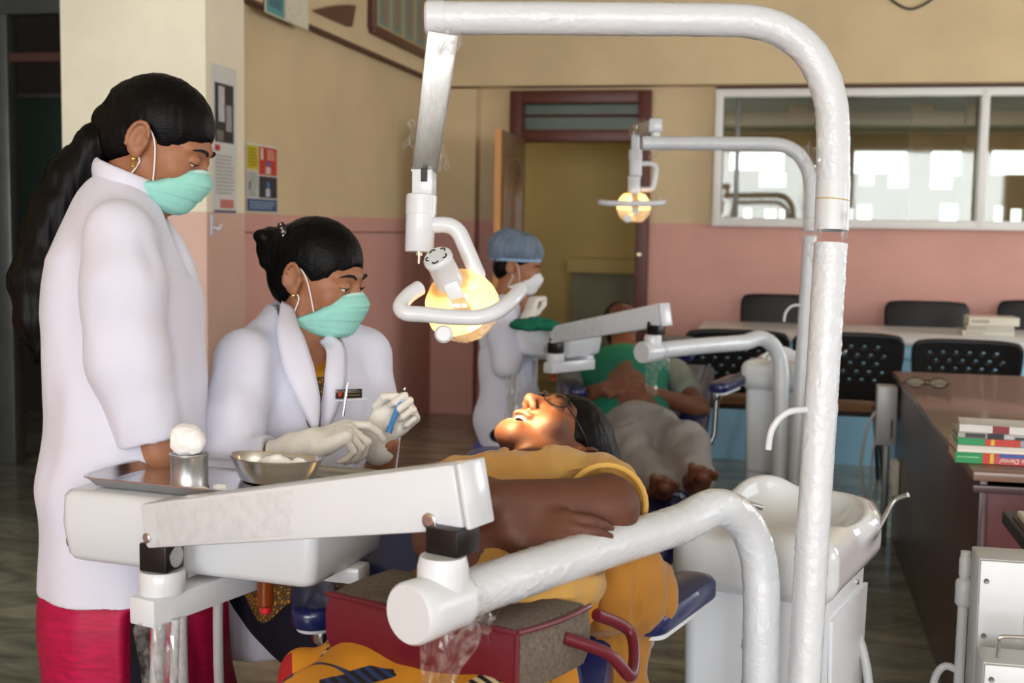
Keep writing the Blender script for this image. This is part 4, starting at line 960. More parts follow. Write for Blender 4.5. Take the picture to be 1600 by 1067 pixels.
# ------------------------------------------------------------------ dental chairs
def dental_chair(off, label, b0, b1, hd, up=0):
    """upholstered chair; b0,b1 backrest (y,z) ends, hd headrest (y,z)"""
    off = Vector(off); X = -.48
    def w(x, y, z): return Vector((X+x, y, z))+off
    t = thing('dental_chair', w(0, 1.9, 0), label, 'dental chair', 'navy dental chairs')
    def pad(name, a, b, wd, th, m='navy'):
        a = Vector(a); b = Vector(b); x, y, d = frame(b-a); L = (b-a).length
        c = (a+b)/2
        return obj(name, loft(BM(), [rrect(c+y*h, d, x, L/2-i, wd/2-i, min(.05, (wd/2-i)*.85)) for h, i in ((-th*.5, .012), (-th*.4, .003), (-th*.3, 0), (th*.25, 0), (th*.42, .005), (th*.5, .018))]), m, t)
    pad('seat', w(0, 1.2, .43+up), w(0, 1.98, .45+up), .5, .1)
    pad('leg_rest', w(0, .72, .36+up), w(0, 1.2, .43+up), .44, .08)
    pad('backrest', w(0, *b0), w(0, *b1), .48, .09)
    pad('headrest', w(0, hd[0]-.1, hd[1]-.02), w(0, hd[0]+.12, hd[1]+.03), .26, .07)
    pad('seat_shell', w(0, 1.25, .365+up), w(0, 1.95, .37+up), .4, .05, 'enamel')
    obj('lift_column', loft(BM(), [rrect(w(0, 1.75, z), (1, 0, 0), (0, 1, 0), a, b, .04) for z, a, b in ((.05, .16, .26), (.2, .14, .2), (.345+up, .13, .18))]), 'enamel', t)
    obj('base_plate', loft(BM(), [rrect(w(0, 1.75, z), (1, 0, 0), (0, 1, 0), a, a*1.7, .08) for z, a in ((0, .26), (.035, .26), (.05, .24))]), 'enamel', t)
    obj('headrest_bar', beam(BM(), w(0, b1[0]-.1, b1[1]-.03), w(0, hd[0], hd[1]-.025), .06, .012), 'chrome', t)
    for s, (ax, ay, az) in ((1, (.275, 2.08, .752)), (-1, (-.28, 2.1, .705))):
        p = pad('armrest', w(ax+.09*s, ay+.10, az+.012), w(ax, ay-.12, az-.008), .082, .042)
        q = pad('armrest_trim', w(ax+.075*s, ay+.07, az-.018), w(ax+.01*s, ay-.1, az-.03), .06, .02, 'enamel')
        obj('armrest_post', tube(BM(), [w(ax+.005*s, ay-.07, az-.035), w(ax-.0*s, ay-.07, az-.2), w(ax-.05*s, ay-.07, .42)], .012, 12), 'chrome', t)
        obj('armrest_hinge', lathe(BM(), w(ax+.005*s, ay-.07, az-.06), [(.016, 0), (.02, .006), (.02, .022), (.014, .028)], 16), 'steel', t)
    return t
dental_chair((0, 0, 0), 'near navy dental chair under the patient in mustard', (1.78, .56), (2.2, .83), (2.36, .875), .10)
dental_chair((-.03, 3.1, 0), 'far navy dental chair under the patient in green', (1.95, .47), (2.75, .72), (2.98, .80))

# ------------------------------------------------------------------ things on the near tray
TZ = .9305
tr_c = hp(.02, .005, TZ)
bm = BM(); TW, TD = HW/2-.012, HD/2-.006
loft(bm, [rrect(hp(.01, .01, TZ+z), hu, hv, TW-i, TD-i, max(.035-i*.6, .012)) for z, i in ((0, .024), (.003, .016), (.016, .004), (.018, 0), (.02, 0), (.0195, .004), (.0165, .007), (.0045, .02), (.0035, .026))])
tray = obj('instrument_tray', bm, 'steel'); tag(tray, 'shallow rectangular steel tray with rounded rim on the delivery head', 'tray')
FZ = TZ+.0042
jc_ = on(296, 763, 2, FZ); t = thing('cotton_jar', jc_, 'small dented aluminium jar holding cotton on the tray', 'jar')
obj('can', lathe(BM(), jc_, [(.029, 0), (.0335, .0015), (.0335, .004), (.031, .008), (.031, .054), (.0325, .056), (.0325, .060), (.0305, .061), (.0295, .055), (.0292, .045)], 32), 'aluminium', t)
def cotton(name, c, r, seed, label, group=None, sq=(1, 1, 1), lobes=14, extra=()):
    c = Vector(c); S = SDF(c-Vector((r*2, r*2, r*2)), c+Vector((r*2, r*2, r*2.2)), r/9); rs = np.random.RandomState(seed)
    S.add(ell(c, (r*sq[0], r*sq[1], r*sq[2])), r*.3)
    for k in range(lobes):
        d = rs.randn(3); d /= np.linalg.norm(d); S.add(ell(np.array(c)+d*r*.55*np.array(sq), r*(.35+.25*rs.rand())), r*.25)
    for e in extra: S.add(e, r*.3)
    o = obj(name, S.mesh(name, folds((3/r,)*3, r*.06, seed)), 'cotton', smooth=True); return tag(o, label, 'cotton', group)
cb = jc_+Vector((0, 0, .079)); cotton('cotton_wool', cb+Vector((-.002, 0, .001)), .0295, 2, 'white ball of cotton wool bulging out of the aluminium jar', sq=(1.0, 1.0, .72), lobes=7, extra=[ell(cb+Vector((-.006, 0, .014)), (.024, .024, .016))])
kc = on(428, 752, 2, FZ); t = thing('kidney_dish', kc, 'oval polished steel kidney dish with cotton on the tray', 'dish')
def kid(s, z):
    out = []
    for q in range(36):
        a = 2*math.pi*q/36; x = .088*s*math.cos(a); y = .048*s*math.sin(a)+.020*s*(1-(x/(.088*s))**2)*-1*.8+.008
        out.append(kc+hu*x+hv*y+Vector((0, 0, z)))
    return out
obj('bowl', loft(BM(), [kid(.72, 0), kid(.78, .003), kid(.93, .031), kid(.985, .040), kid(1.0, .042), kid(1.0, .0435), kid(.975, .042), kid(.91, .031), kid(.75, .0045), kid(.5, .004)]), 'steel', t)
cotton('cotton_wool', kc+hu*.002+hv*.004+Vector((0, 0, .030)), .0185, 5, 'largest cotton tuft lying in the kidney dish', 'cotton tufts', (1.6, 1, .8))
cotton('cotton_wool', kc+hu*.047+hv*.004+Vector((0, 0, .029)), .0145, 6, 'smaller cotton tuft at the right end of the kidney dish', 'cotton tufts', (1.2, 1, .9))
cotton('cotton_wool', hp(.035, -.075, FZ+.008), .0085, 7, 'loose cotton scrap on the tray in front of the kidney dish', 'cotton tufts', (1.5, 1, .8))
cotton('cotton_wool', hp(.005, -.085, FZ+.006), .0065, 8, 'flattened cotton scrap on the tray beside the beam', 'cotton tufts', (2.2, 1, .7))
# ================================================================== people
MATS['skin_mid'] = mat('skin_brown', (158, 106, 76), .5, var=.06, vs=30, sss=0)
MATS['skin_dark'] = mat('skin_deep_brown', (112, 68, 48), .48, var=.07, vs=30, sss=0)
MATS['skin_face'] = mat('skin_warm', (94, 56, 40), .55, var=.06, vs=30, sss=0)
def hair_mat(name, rgb=(6, 5, 6), st=(40, 40, 6)):
    m = mat(name, rgb, .42, var=.3, vs=1.0, stretch=st, bump=0, spec=.16); nt = m.node_tree; N = nt.nodes; L = nt.links; b = N['Principled BSDF']
    tc = N.new('ShaderNodeTexCoord'); mp = N.new('ShaderNodeMapping'); mp.inputs['Scale'].default_value = tuple(6*v for v in st); L.new(tc.outputs['Object'], mp.inputs[0])
    n = N.new('ShaderNodeTexNoise'); n.inputs['Scale'].default_value = 1; n.inputs['Detail'].default_value = 4; L.new(mp.outputs[0], n.inputs[0])
    bp = N.new('ShaderNodeBump'); bp.inputs['Strength'].default_value = .35; bp.inputs['Distance'].default_value = .003; L.new(n.outputs[0], bp.inputs['Height']); L.new(bp.outputs[0], b.inputs['Normal'])
    return m
MATS['hair'] = hair_mat('black_hair', st=(14, 14, 60)); MATS['hair_tail'] = hair_mat('black_hair_long', st=(70, 70, 8))
MATS['coat'] = mat('white_cotton_coat', (218, 218, 234), .85, var=.02, vs=10, sheen=.2, bump=.12, bs=300)
MATS['magenta'] = mat('magenta_raw_silk', (176, 4, 66), .6, var=.22, vs=4, stretch=(6, 6, 40), sheen=0)
MATS['black_cloth'] = mat('black_cloth', (16, 15, 24), .85, var=.1)
MATS['navy_cloth'] = mat('navy_cloth', (18, 18, 36), .85, var=.1)
MATS['mustard'] = mat('mustard_cotton', (190, 146, 72), .8, var=.08, vs=14, sheen=.2, bump=.15, bs=250)
MATS['mustard_dark'] = mat('mustard_wool', (160, 108, 34), .85, var=.12, vs=12, sheen=.2, bump=.2, bs=250)
MATS['mask_green'] = mat('mask_mint', (150, 214, 202), .8, var=.03, vs=60, bump=.1, bs=300)
MATS['mask_band'] = mat('mask_top_band', (196, 226, 220), .8, var=.03)
MATS['mask_white'] = mat('mask_white', (228, 230, 236), .85, var=.03)
MATS['strap'] = mat('white_elastic', (238, 238, 238), .8, var=0)
MATS['glove'] = mat('latex_glove', (226, 222, 214), .42, var=.04, vs=40, bump=.25, bs=90)
MATS['gold'] = mat('gold_earring', (226, 190, 110), .2, 1, var=0)
MATS['eye_white'] = mat('eyeball', (226, 220, 212), .15, var=0, coat=.5); MATS['iris'] = mat('iris', (22, 14, 10), .12, var=0, coat=.6)
MATS['brow'] = mat('eyebrow', (18, 14, 13), .8, var=0)
MATS['lip'] = mat('lips', (150, 78, 66), .4, var=.05); MATS['teeth'] = mat('teeth', (236, 228, 206), .2, var=0, coat=.4); MATS['mouth_dark'] = mat('mouth_inside', (90, 30, 26), .5)
MATS['green_shirt'] = mat('green_jersey', (14, 112, 88), .85, var=.06, vs=10, bump=.1, bs=250)
MATS['grey_cloth'] = mat('grey_trouser', (150, 146, 146), .9, var=.07, vs=8, bump=.1, bs=250); MATS['heather'] = mat('heather_sleeve', (128, 136, 130), .9, var=.05)
MATS['cap_blue'] = mat('bouffant_cap', (108, 124, 144), .75, var=.18, vs=20, trans=.0, bump=.4, bs=60)
MATS['stool_vinyl'] = mat('black_stool', (24, 24, 28), .4)

HF = Vector((cF.x, cF.y, 0)).normalized(); HR = Vector((cR.x, cR.y, 0)).normalized(); ZU = Vector((0, 0, 1))
class Fr:
    """person frame: x to the person's left, y forward, z up"""
    def __init__(s, o, f, u=ZU, k=1.0):
        f = Vector(f).normalized(); u = Vector(u); u = (u-f*u.dot(f)).normalized(); s.o = Vector(o); s.f = f; s.u = u; s.l = u.cross(f); s.k = k
        s.A = np.array([[s.l[i], s.f[i], s.u[i]] for i in range(3)], dtype=np.float32)
    def p(s, x, y, z): return s.o+(s.l*x+s.f*y+s.u*z)*s.k
    def d(s, x, y, z): return s.l*x+s.f*y+s.u*z
    def E(s, x, y, z, rx, ry, rz): return ell(s.p(x, y, z), (rx*s.k, ry*s.k, rz*s.k), s.A)
    def C(s, a, b, ra, rb): return cone(s.p(*a), s.p(*b), ra*s.k, rb*s.k)
def tilt(f, u, deg):
    """pitch forward/down"""
    a = math.radians(deg); f = Vector(f); u = Vector(u); return f*math.cos(a)-u*math.sin(a), u*math.cos(a)+f*math.sin(a)

def head_sdf(S, H, open_mouth=False):
    S.add(H.E(0, -.012, .038, .073, .094, .08), .01)
    S.add(H.E(0, .028, -.012, .064, .066, .085), .03)
    S.add(H.C((0, .015, -.05), (0, .062, -.094), .042, .024), .025)
    for q in (-1, 1):
        S.add(H.C((q*.046, -.006, -.05), (q*.014, .066, -.096), .019, .018), .02)
        S.add(H.E(q*.038, .062, -.026, .026, .022, .024), .02)
        S.add(H.C((q*.012, .088, .026), (q*.045, .072, .024), .011, .009), .014)
    for q in (-1, 1): S.sub(H.E(q*.031, .1, .004, .017, .014, .011), .012)
    S.add(H.C((0, .088, .014), (0, .112, -.03), .0075, .0115), .010)
    for q in (-1, 1):
        S.add(H.E(q*.0115, .1, -.035, .008, .010, .008), .006)
        S.add(H.E(q*.031, .0795, .004, .0135, .0135, .0125), .004)
        S.sub(H.E(q*.0065, .104, -.0425, .0035, .005, .004), .003)
        # ear
        S.add(ell(H.p(q*.0785, -.014, -.004), (.010*H.k, .021*H.k, .034*H.k), H.A), .006)
        S.sub(ell(H.p(q*.0905, -.010, -.001), (.009*H.k, .0125*H.k, .023*H.k), H.A), .004)
        S.add(ell(H.p(q*.083, .002, -.006), (.004*H.k, .005*H.k, .007*H.k), H.A), .003)
        S.add(ell(H.p(q*.079, -.006, -.03), (.006*H.k, .009*H.k, .010*H.k), H.A), .004)
    for q in (-1, 1):
        hx = [H.p(q*(.087+.002*math.sin(a)), -.014+.0195*math.cos(a), -.002+.032*math.sin(a)) for a in [math.radians(20+22*i) for i in range(10)]]
        S.chain(hx, [.0042*H.k]*10, .002)
    if not open_mouth:
        S.add(H.C((-.018, .089, -.058), (.018, .089, -.058), .006, .006), .008)
        S.add(H.C((-.014, .088, -.068), (.014, .088, -.068), .0065, .0065), .008)
    else:
        S.add(H.C((-.02, .088, -.056), (.02, .088, -.056), .007, .007), .008)
        S.add(H.C((-.019, .080, -.087), (.019, .080, -.087), .008, .008), .008)
        S.sub(H.E(0, .1, -.072, .021, .03, .0105), .005)
def face_parts(root, H, lid=.5, look=(0, 1, -.4), brow=True):
    for q in (-1, 1):
        c = H.p(q*.031, .0812, .004); e = obj('eye', SDF_ball(c, .0132*H.k), 'eye_white', root, smooth=True)
        lk = H.d(*look).normalized(); obj('iris', lathe(BM(), c, [(.0001, .0136*H.k), (.0064*H.k, .0118*H.k), (.0064*H.k, .0105*H.k)][::-1], 14, lk), 'iris', e)
        # upper lid as a cap over the eyeball, with lash line
        P = []
        for j in range(6):
            row = []
            for i in range(13):
                th = math.radians(-98+196*i/12); v = 1.25-(1.25-(-1.25 if lid > .9 else -.55+1.3*(1-lid)))*j/5
                row.append(H.p(q*.031+.0152*math.sin(th)*math.cos(v), .0812+.0152*math.cos(th)*math.cos(v), .004+.0142*math.sin(v)))
            P.append(row)
        obj('eyelid', grid_mesh(P), MATS[root['skin']], root, smooth=True)
        obj('eyelashes', tube(BM(), P[-1][1:-1], .0011*H.k, 6), 'brow', root)
        if brow: obj('eyebrow', tube(BM(), [H.p(q*x, y, z) for x, y, z in ((.013, .0995, .0225), (.025, .0985, .029), (.038, .0915, .029), (.050, .079, .0225))], [.0022*H.k, .0034*H.k, .003*H.k, .001], 8, smooth_path=3), 'brow', root)
def SDF_ball(c, r):
    bm = BM(); bmesh.ops.create_uvsphere(bm, u_segments=16, v_segments=10, radius=r); bmesh.ops.translate(bm, vec=Vector(c), verts=bm.verts); return bm

def mask(root, H, m, band, ear=True, flare=0):
    """pleated surgical mask from nose bridge to under the chin, with ear loops"""
    rows = [(-.004, .106, .046), (-.012, .116, .056), (-.026, .1265, .062), (-.04, .1275, .065), (-.054, .122, .066), (-.068, .117, .066), (-.082, .1125, .065), (-.096, .106, .062), (-.108, .096, .057), (-.116, .078, .050)]
    fine = []; n = len(rows)
    for j in range((n-1)*5+1):
        t = j/5; i = min(int(t), n-2); a = t-i; fine.append(tuple(rows[i][k]*(1-a)+rows[i+1][k]*a for k in range(3)))
    P = []
    for j, (z, yf, w) in enumerate(fine):
        v = j/(len(fine)-1); pl = .0032*((v*3.6) % 1) if .12 < v < .9 else 0; row = []
        for i in range(33):
            u = math.radians(-88+176*i/32); c = abs(math.cos(u)); ys = .046-.068*min(v/.72, 1); w_ = w+.008*min(1, v*2)
            zz = z+(1-c)**1.6*(-.030-.55*(.055+z))
            row.append(H.p(w_*math.sin(u), ys+(yf-ys)*c**.78+pl*c, zz-.012*flare*c*v))
        P.append(row)
    o = obj('face_mask', grid_mesh(P), m, root, smooth=True); solid(o, .0012)
    ob = obj('mask_top_band', grid_mesh([[p+H.f*.001*H.k for p in r] for r in P[:4]]), band, o, smooth=True); solid(ob, .001)
    for q in (0, -1):
        sg = -1 if q == 0 else 1
        top = P[6][q]; bot = P[-8][q]
        obj('ear_loop', tube(BM(), [top, H.p(sg*.074, .02, -.004), H.p(sg*.079, -.002, .022), H.p(sg*.0765, -.03, .018)], .0016*H.k, 6, smooth_path=4), 'strap', o)
        obj('ear_loop', tube(BM(), [bot, H.p(sg*.071, .004, -.042), H.p(sg*.0745, -.026, -.03), H.p(sg*.0765, -.032, .0)], .0016*H.k, 6, smooth_path=4), 'strap', o)
    return o

def hair_sdf(S, H, g=.011):
    S.add(H.E(0, -.014, .04, .073+g, .094+g, .08+g), .01)
    S.add(H.E(0, -.055, -.02, .062+g*.5, .05+g, .062), .02)
    S.sub(ell(H.p(0, .13, -.062), (.088*H.k, .098*H.k, .118*H.k), H.A), .012)
    for q in (-1, 1): S.sub(H.E(q*.088, -.002, -.018, .03, .029, .040), .012)
    S.cut(H.p(0, 0, -.075), H.d(0, .15, -1), .01)
def hair_noise(V, N): return (.0012*vnoise(V.astype(np.float64)*np.array([150, 150, 40]))).astype(np.float32)

def hand(S, w, d, n, t, curls, thumb=None, k=1.0, pal=.012, spread=.0):
    """w wrist; d along the metacarpals; n the way the palm faces; t towards the thumb; curls: 4 x 3 bend angles (deg)"""
    w = Vector(w); d = Vector(d).normalized(); n = Vector(n); n = (n-d*n.dot(d)).normalized(); t0 = Vector(t); tt = d.cross(n); t = tt if tt.dot(t0) > 0 else -tt
    A = np.array([[t[i], d[i], n[i]] for i in range(3)], dtype=np.float32)
    S.add(boxp(w+d*.048*k, (.038*k, .046*k, .0145*k), A, .0135*k), pal); S.add(ell(w+d*.028*k+t*.022*k+n*.008*k, (.02*k, .032*k, .017*k), A), pal)
    S.add(ell(w+d*.035*k-t*.026*k+n*.006*k, (.014*k, .035*k, .016*k), A), pal)
    tips = []
    Ls = ((.042, .025, .019), (.046, .028, .02), (.042, .026, .019), (.033, .021, .017))
    for i in range(4):
        p = w+d*(.088, .091, .087, .079)[i]*k+t*(.0285-.0188*i)*k; a = 0; r0 = (.0092, .0095, .009, .008)[i]*k
        S.add(cone(p-d*.05*k, p, r0*.9, r0*1.08), .008*k)
        for j in range(3):
            a += math.radians(curls[i][j]); dd = d*math.cos(a)+n*math.sin(a)+t*spread*(1.5-i); q = p+dd*Ls[i][j]*k
            S.add(cone(p, q, r0*(1.04-.1*j), r0*(.95-.12*j)), .0025*k); p = q
        tips.append(p)
    if thumb:
        b = w+d*.022*k+t*.026*k+n*.004*k; p = b
        for j, (x, y, z) in enumerate(thumb):
            q = w+(t*x+d*y+n*z)*k; S.add(cone(p, q, (.013, .0108, .0098)[j]*k, (.0112, .0098, .0078)[j]*k), (.008, .003, .003)[j]*k); p = q
        tips.append(p)
    return tips

def person(loc, label, skin, cat='person'):
    r = thing('person', loc, label, cat); r['skin'] = skin; return r
def badge_free(o): pass

# ------------------------------------------------------------------ 1. standing woman, profile, looking down
Z1 = 2.42
f1 = (HR*.995-HF*.06).normalized()
P1 = person(Vector((at(200, 800, Z1).x, at(200, 800, Z1).y, 0)), 'standing woman with long ponytail, mint mask, white coat and magenta kurta', 'skin_mid')
hf, hu1 = tilt(f1, ZU, 27); H1 = Fr(at(250, 224, Z1), hf, hu1, .985); B1 = Fr(at(200, 800, Z1), f1)
FLOOR1 = Vector((P1.location.x, P1.location.y, 0))
S = SDF(FLOOR1-Vector((.3, .32, 0.0)), FLOOR1+Vector((.34, .34, 1.70)), .0037)
head_sdf(S, H1)
nk = at(203, 300, Z1)
S.chain([H1.p(0, -.03, -.04), at(210, 265, Z1), nk], [.047, .046, .05], .012)
S.chain([at(196, 345, Z1), at(195, 430, Z1), at(188, 600, Z1), at(192, 780, Z1)], [.06, .1, .1, .12], .04)
def limb(S, pts, rs, k=.025): S.chain(pts, rs, k)
sh_n = at(186, 378, 2.28); sh_f = at(196, 376, 2.57)
limb(S, [sh_n, at(200, 560, 2.27), at(246, 706, 2.3), at(262, 748, 2.33)], [.05, .042, .029, .024])
limb(S, [sh_f, at(215, 560, 2.58), at(260, 716, 2.6), at(272, 752, 2.61)], [.05, .042, .03, .024])
cl3 = ((28, 35, 25), (32, 38, 25), (36, 40, 28), (40, 40, 28))
hand(S, at(262, 748, 2.33), -ZU*.9+f1*.3, HF, f1, cl3, ((.045, .05, .01), (.05, .08, .018), (.046, .1, .022)), .92)
hand(S, at(272, 752, 2.61), -ZU*.9+f1*.3, -HF, f1, cl3, ((.045, .05, .01), (.05, .08, .018), (.046, .1, .022)), .92)
for q in (-1, 1):
    hip = B1.p(q*.085, 0, .02); hip.z = .78; kn = B1.p(q*.09, .02, 0); kn.z = .45; an = B1.p(q*.09, -.02, 0); an.z = .08
    limb(S, [hip, kn, an], [.085, .055, .035], .03)
    ft = B1.p(q*.1, .13, 0); ft.z = .03; hl = B1.p(q*.09, -.05, 0); hl.z = .035; S.chain([hl, an, ft], [.033, .035, .026], .02)
body1 = obj('body', S.mesh('body'), 'skin_mid', P1, smooth=True)
face_parts(P1, H1, .86, (0, 1, -.5))
mask(P1, H1, 'mask_green', 'mask_band')
S = SDF(H1.o-Vector((.2,)*3), H1.o+Vector((.2,)*3), .0042); hair_sdf(S, H1)
S.chain([H1.p(0, -.085, .02), H1.p(0, -.108, -.005), H1.p(0, -.118, -.012)], [.05, .026, .019], .03)
obj('hair', S.mesh('hair', hair_noise), 'hair', P1, smooth=True)
tie = H1.p(0, -.124, -.018); tie = at(178, 199, Z1)
obj('hair_tie', tube(BM(), [tie+(H1.p(0, -.1, 0)-tie)*.25, tie, tie-(H1.p(0, -.1, 0)-tie)*.2], [.021, .0225, .021], 18), 'black_cloth', P1)
lo = at(60, 560, Z1); S = SDF(Vector((min(lo.x, tie.x)-.14, min(lo.y, tie.y)-.14, lo.z-.12)), Vector((max(lo.x, tie.x)+.1, max(lo.y, tie.y)+.14, tie.z+.06)), .006)
S.chain([at(180, 200, Z1), at(150, 222, Z1), at(112, 275, 2.43), at(85, 350, 2.43), at(66, 430, 2.42), at(62, 500, 2.42), at(74, 556, 2.42)], [.017, .03, .042, .048, .05, .042, .012], .03)
rs = np.random.RandomState(3)
for k in range(16):
    o_ = rs.randn(3)*.014; S.chain([at(150, 225, Z1)+Vector(o_*.5), at(95+rs.randint(-14, 14), 320, 2.43)+Vector(o_), at(58+rs.randint(-18, 18), 440, 2.42)+Vector(o_), at(60+rs.randint(-24, 20), 545+rs.randint(-30, 20), 2.42)+Vector(o_)], [.016, .02, .016, .004], .012)
obj('ponytail', S.mesh('ponytail', lambda V, N: (.003*vnoise(V.astype(np.float64)*np.array([110, 110, 14]))).astype(np.float32)), 'hair_tail', P1, smooth=True)
er = H1.p(-.081, -.006, -.042); e = obj('earring', SDF_ball(er, .005), 'gold', P1, smooth=True); obj('earring_drop', lathe(BM(), er-ZU*.016, [(.0025, 0), (.006, .003), (.003, .01)], 10), 'gold', e)
# coat
S = SDF(FLOOR1+Vector((-.42, -.42, .55)), FLOOR1+Vector((.42, .42, 1.56)), .0062)
fl = (np.array(f1), .84)
S.chain([at(186, 352, Z1), at(184, 410, Z1), at(192, 480, Z1), at(196, 600, Z1), at(198, 740, Z1), at(206, 930, Z1)], [.085, .145, .165, .166, .178, .2], .045, fl)
S.chain([at(196, 312, Z1), sh_n], [.045, .068], .04); S.chain([at(196, 312, Z1), sh_f], [.045, .068], .04)
hm = at(206, 908, Z1); S.cut((0, 0, hm.z), -ZU)
S.sub(cone(at(215, 262, Z1), at(232, 300, Z1-.0), .062, .054), .006)
S.sub(cone(at(238, 298, Z1), at(300, 420, Z1-.02), .03, .012), .01)
coat1 = obj('lab_coat', S.mesh('lab_coat', folds((11, 11, 3.6), .0085, 3)), 'coat', P1, smooth=True)
for nm, chn, rr in (('near', [sh_n+ZU*.005, at(190, 450, 2.25), at(200, 565, 2.26), at(240, 720, 2.29)], [.07, .073, .069, .058]), ('far', [sh_f+ZU*.005, at(205, 450, 2.6), at(215, 565, 2.6), at(262, 720, 2.61)], [.07, .072, .068, .058])):
    S = SDF(Vector((min(q.x for q in chn)-.12, min(q.y for q in chn)-.12, chn[-1].z-.1)), Vector((max(q.x for q in chn)+.12, max(q.y for q in chn)+.12, chn[0].z+.12)), .0055)
    S.chain(chn, rr, .03); ce = chn[2].lerp(chn[3], .78); S.cut(ce, chn[3]-chn[2], .003); S.sub(cone(ce-(chn[3]-chn[2])*.06, chn[3]+(chn[3]-chn[2]), .048, .048), .003)
    obj('coat_sleeve', S.mesh('coat_sleeve', folds((15, 15, 6), .006, 8)), 'coat', P1, smooth=True)
ring = [nk+ZU*.012+f1*(.062*math.cos(a)+.002)+HF*(.066*math.sin(a))-ZU*(.05*(math.cos(a)+1)*.5-.03) for a in [math.radians(35+290*i/24) for i in range(25)]]
S = SDF(nk-Vector((.15, .15, .12)), nk+Vector((.15, .15, .12)), .0042)
for i in range(24): S.add(cone(ring[i], ring[i+1], .022, .022, (np.array((ring[i]-nk-ZU*(ring[i]-nk).z).normalized()), .36)), .01)
obj('collar', S.mesh('collar'), 'coat', P1, smooth=True)
# kurta below the coat with open side slit, black leggings inside
S = SDF(FLOOR1+Vector((-.45, -.45, .12)), FLOOR1+Vector((.45, .45, .95)), .007)
S.chain([at(200, 830, Z1), at(212, 960, Z1), Vector((B1.p(.0, .035, 0).x, B1.p(0, .035, 0).y, .2))], [.15, .174, .22], .05, (np.array(f1), .95))
S.cut((0, 0, .24), -ZU); sl = at(200, 905, 2.2)
S.sub(boxp((sl.x, sl.y, .38), (.022, .09, .30), axes(f1, HF, ZU), .01), .01); S.sub(cone((sl.x, sl.y, .62), (sl.x+f1.x*.02, sl.y+f1.y*.02, .1), .008, .05), .01)
obj('kurta', S.mesh('kurta', folds((14, 14, 1.6), .008, 5)), 'magenta', P1, smooth=True)
S = SDF(FLOOR1+Vector((-.35, -.35, .05)), FLOOR1+Vector((.35, .35, .9)), .008)
for q in (-1, 1):
    S.chain([Vector((*B1.p(q*.085, .0, 0).xy, .8)), Vector((*B1.p(q*.095, .02, 0).xy, .45)), Vector((*B1.p(q*.09, -.02, 0).xy, .1))], [.105, .078, .048], .03)
S.cut((0, 0, .1), -ZU); obj('leggings', S.mesh('leggings', folds((10, 10, 10), .004, 2)), 'black_cloth', P1, smooth=True)

# ------------------------------------------------------------------ 2. seated woman holding instruments
Z2_ = 2.72
f2 = (HR*math.cos(.42)-HF*math.sin(.42)).normalized(); f2t = (HR*math.cos(.84)-HF*math.sin(.84)).normalized(); l2t = ZU.cross(f2t)
hip2 = at(462, 860, 2.7); P2 = person(Vector((hip2.x, hip2.y, 0)), 'seated woman with hair bun, mint mask, white coat and latex gloves', 'skin_mid')
hf, hu2 = tilt(f2, ZU, 13); H2 = Fr(at(499, 434, 2.70), hf, hu2, .985)
S = SDF(Vector((hip2.x-.45, hip2.y-.62, 0)), Vector((hip2.x+.6, hip2.y+.4, 1.42)), .0052)
head_sdf(S, H2)
nk2 = at(468, 535, Z2_); S.chain([H2.p(0, -.022, -.045), at(478, 505, 2.71), nk2], [.05, .049, .06], .02)
S.chain([nk2, at(474, 580, Z2_+.02), at(474, 630, Z2_+.03), at(470, 720, Z2_+.02), hip2], [.07, .07, .065, .07, .1], .03)
sN = at(388, 568, 2.60); sF = at(566, 556, 2.83)
eN = at(362, 742, 2.46); wN = at(474, 698, 2.42); eF = at(580, 790, 2.68); wF = at(603, 690, 2.54)
limb(S, [sN, eN, wN], [.048, .038, .026]); limb(S, [sF, eF, wF], [.048, .04, .027])
for q, kp in ((-1, .1), (1, -.02)):
    hp_ = hip2+l2t*q*.09; kn = hip2+l2t*q*.13+f2t*.42; kn.z = .56; an = kn+f2t*.02-ZU*.46; ft = an+f2t*.14; ft.z = .03
    limb(S, [hp_, kn, an, ft], [.085, .06, .036, .027], .03)
body2 = obj('body', S.mesh('body'), 'skin_mid', P2, smooth=True)
face_parts(P2, H2, .74, (0, 1, -.35)); mask(P2, H2, 'mask_green', 'mask_band')
S = SDF(H2.o-Vector((.22,)*3), H2.o+Vector((.22,)*3), .0042); hair_sdf(S, H2, .012)
bun = at(436, 388, 2.72); S.add(ell(bun, (.05, .05, .047)), .02); S.add(cone(H2.p(0, -.08, .0), bun, .045, .03), .02)
for k in range(10):
    a = k*.7; S.add(ell(bun+Vector((.028*math.cos(a*1.7), .03*math.sin(a*2.3), .03*math.sin(a))), (.02, .02, .016)), .01)
obj('hair', S.mesh('hair', hair_noise), 'hair', P2, smooth=True)
hc_ = at(441, 357, 2.66)
MATS['clip'] = mat('hair_clip', (40, 24, 30), .12, .3, var=.2, coat=.7)
cp = obj('hair_clip', tube(BM(), [hc_+cU*.012-cR*.004, hc_+cU*.004-cR*.001, hc_-cU*.008+cR*.004, hc_-cU*.018+cR*.008], [.006, .0105, .0105, .007], 12), 'clip', P2)
for q in (-1, 0, 1, 2): obj('clip_stone', SDF_ball(hc_-cU*.008*q+cR*.002*q-cF*.0095, .0032), 'chrome', cp, smooth=True)
er = H2.p(-.0815, -.005, -.038); obj('earring', SDF_ball(er, .0055), 'gold', P2, smooth=True)
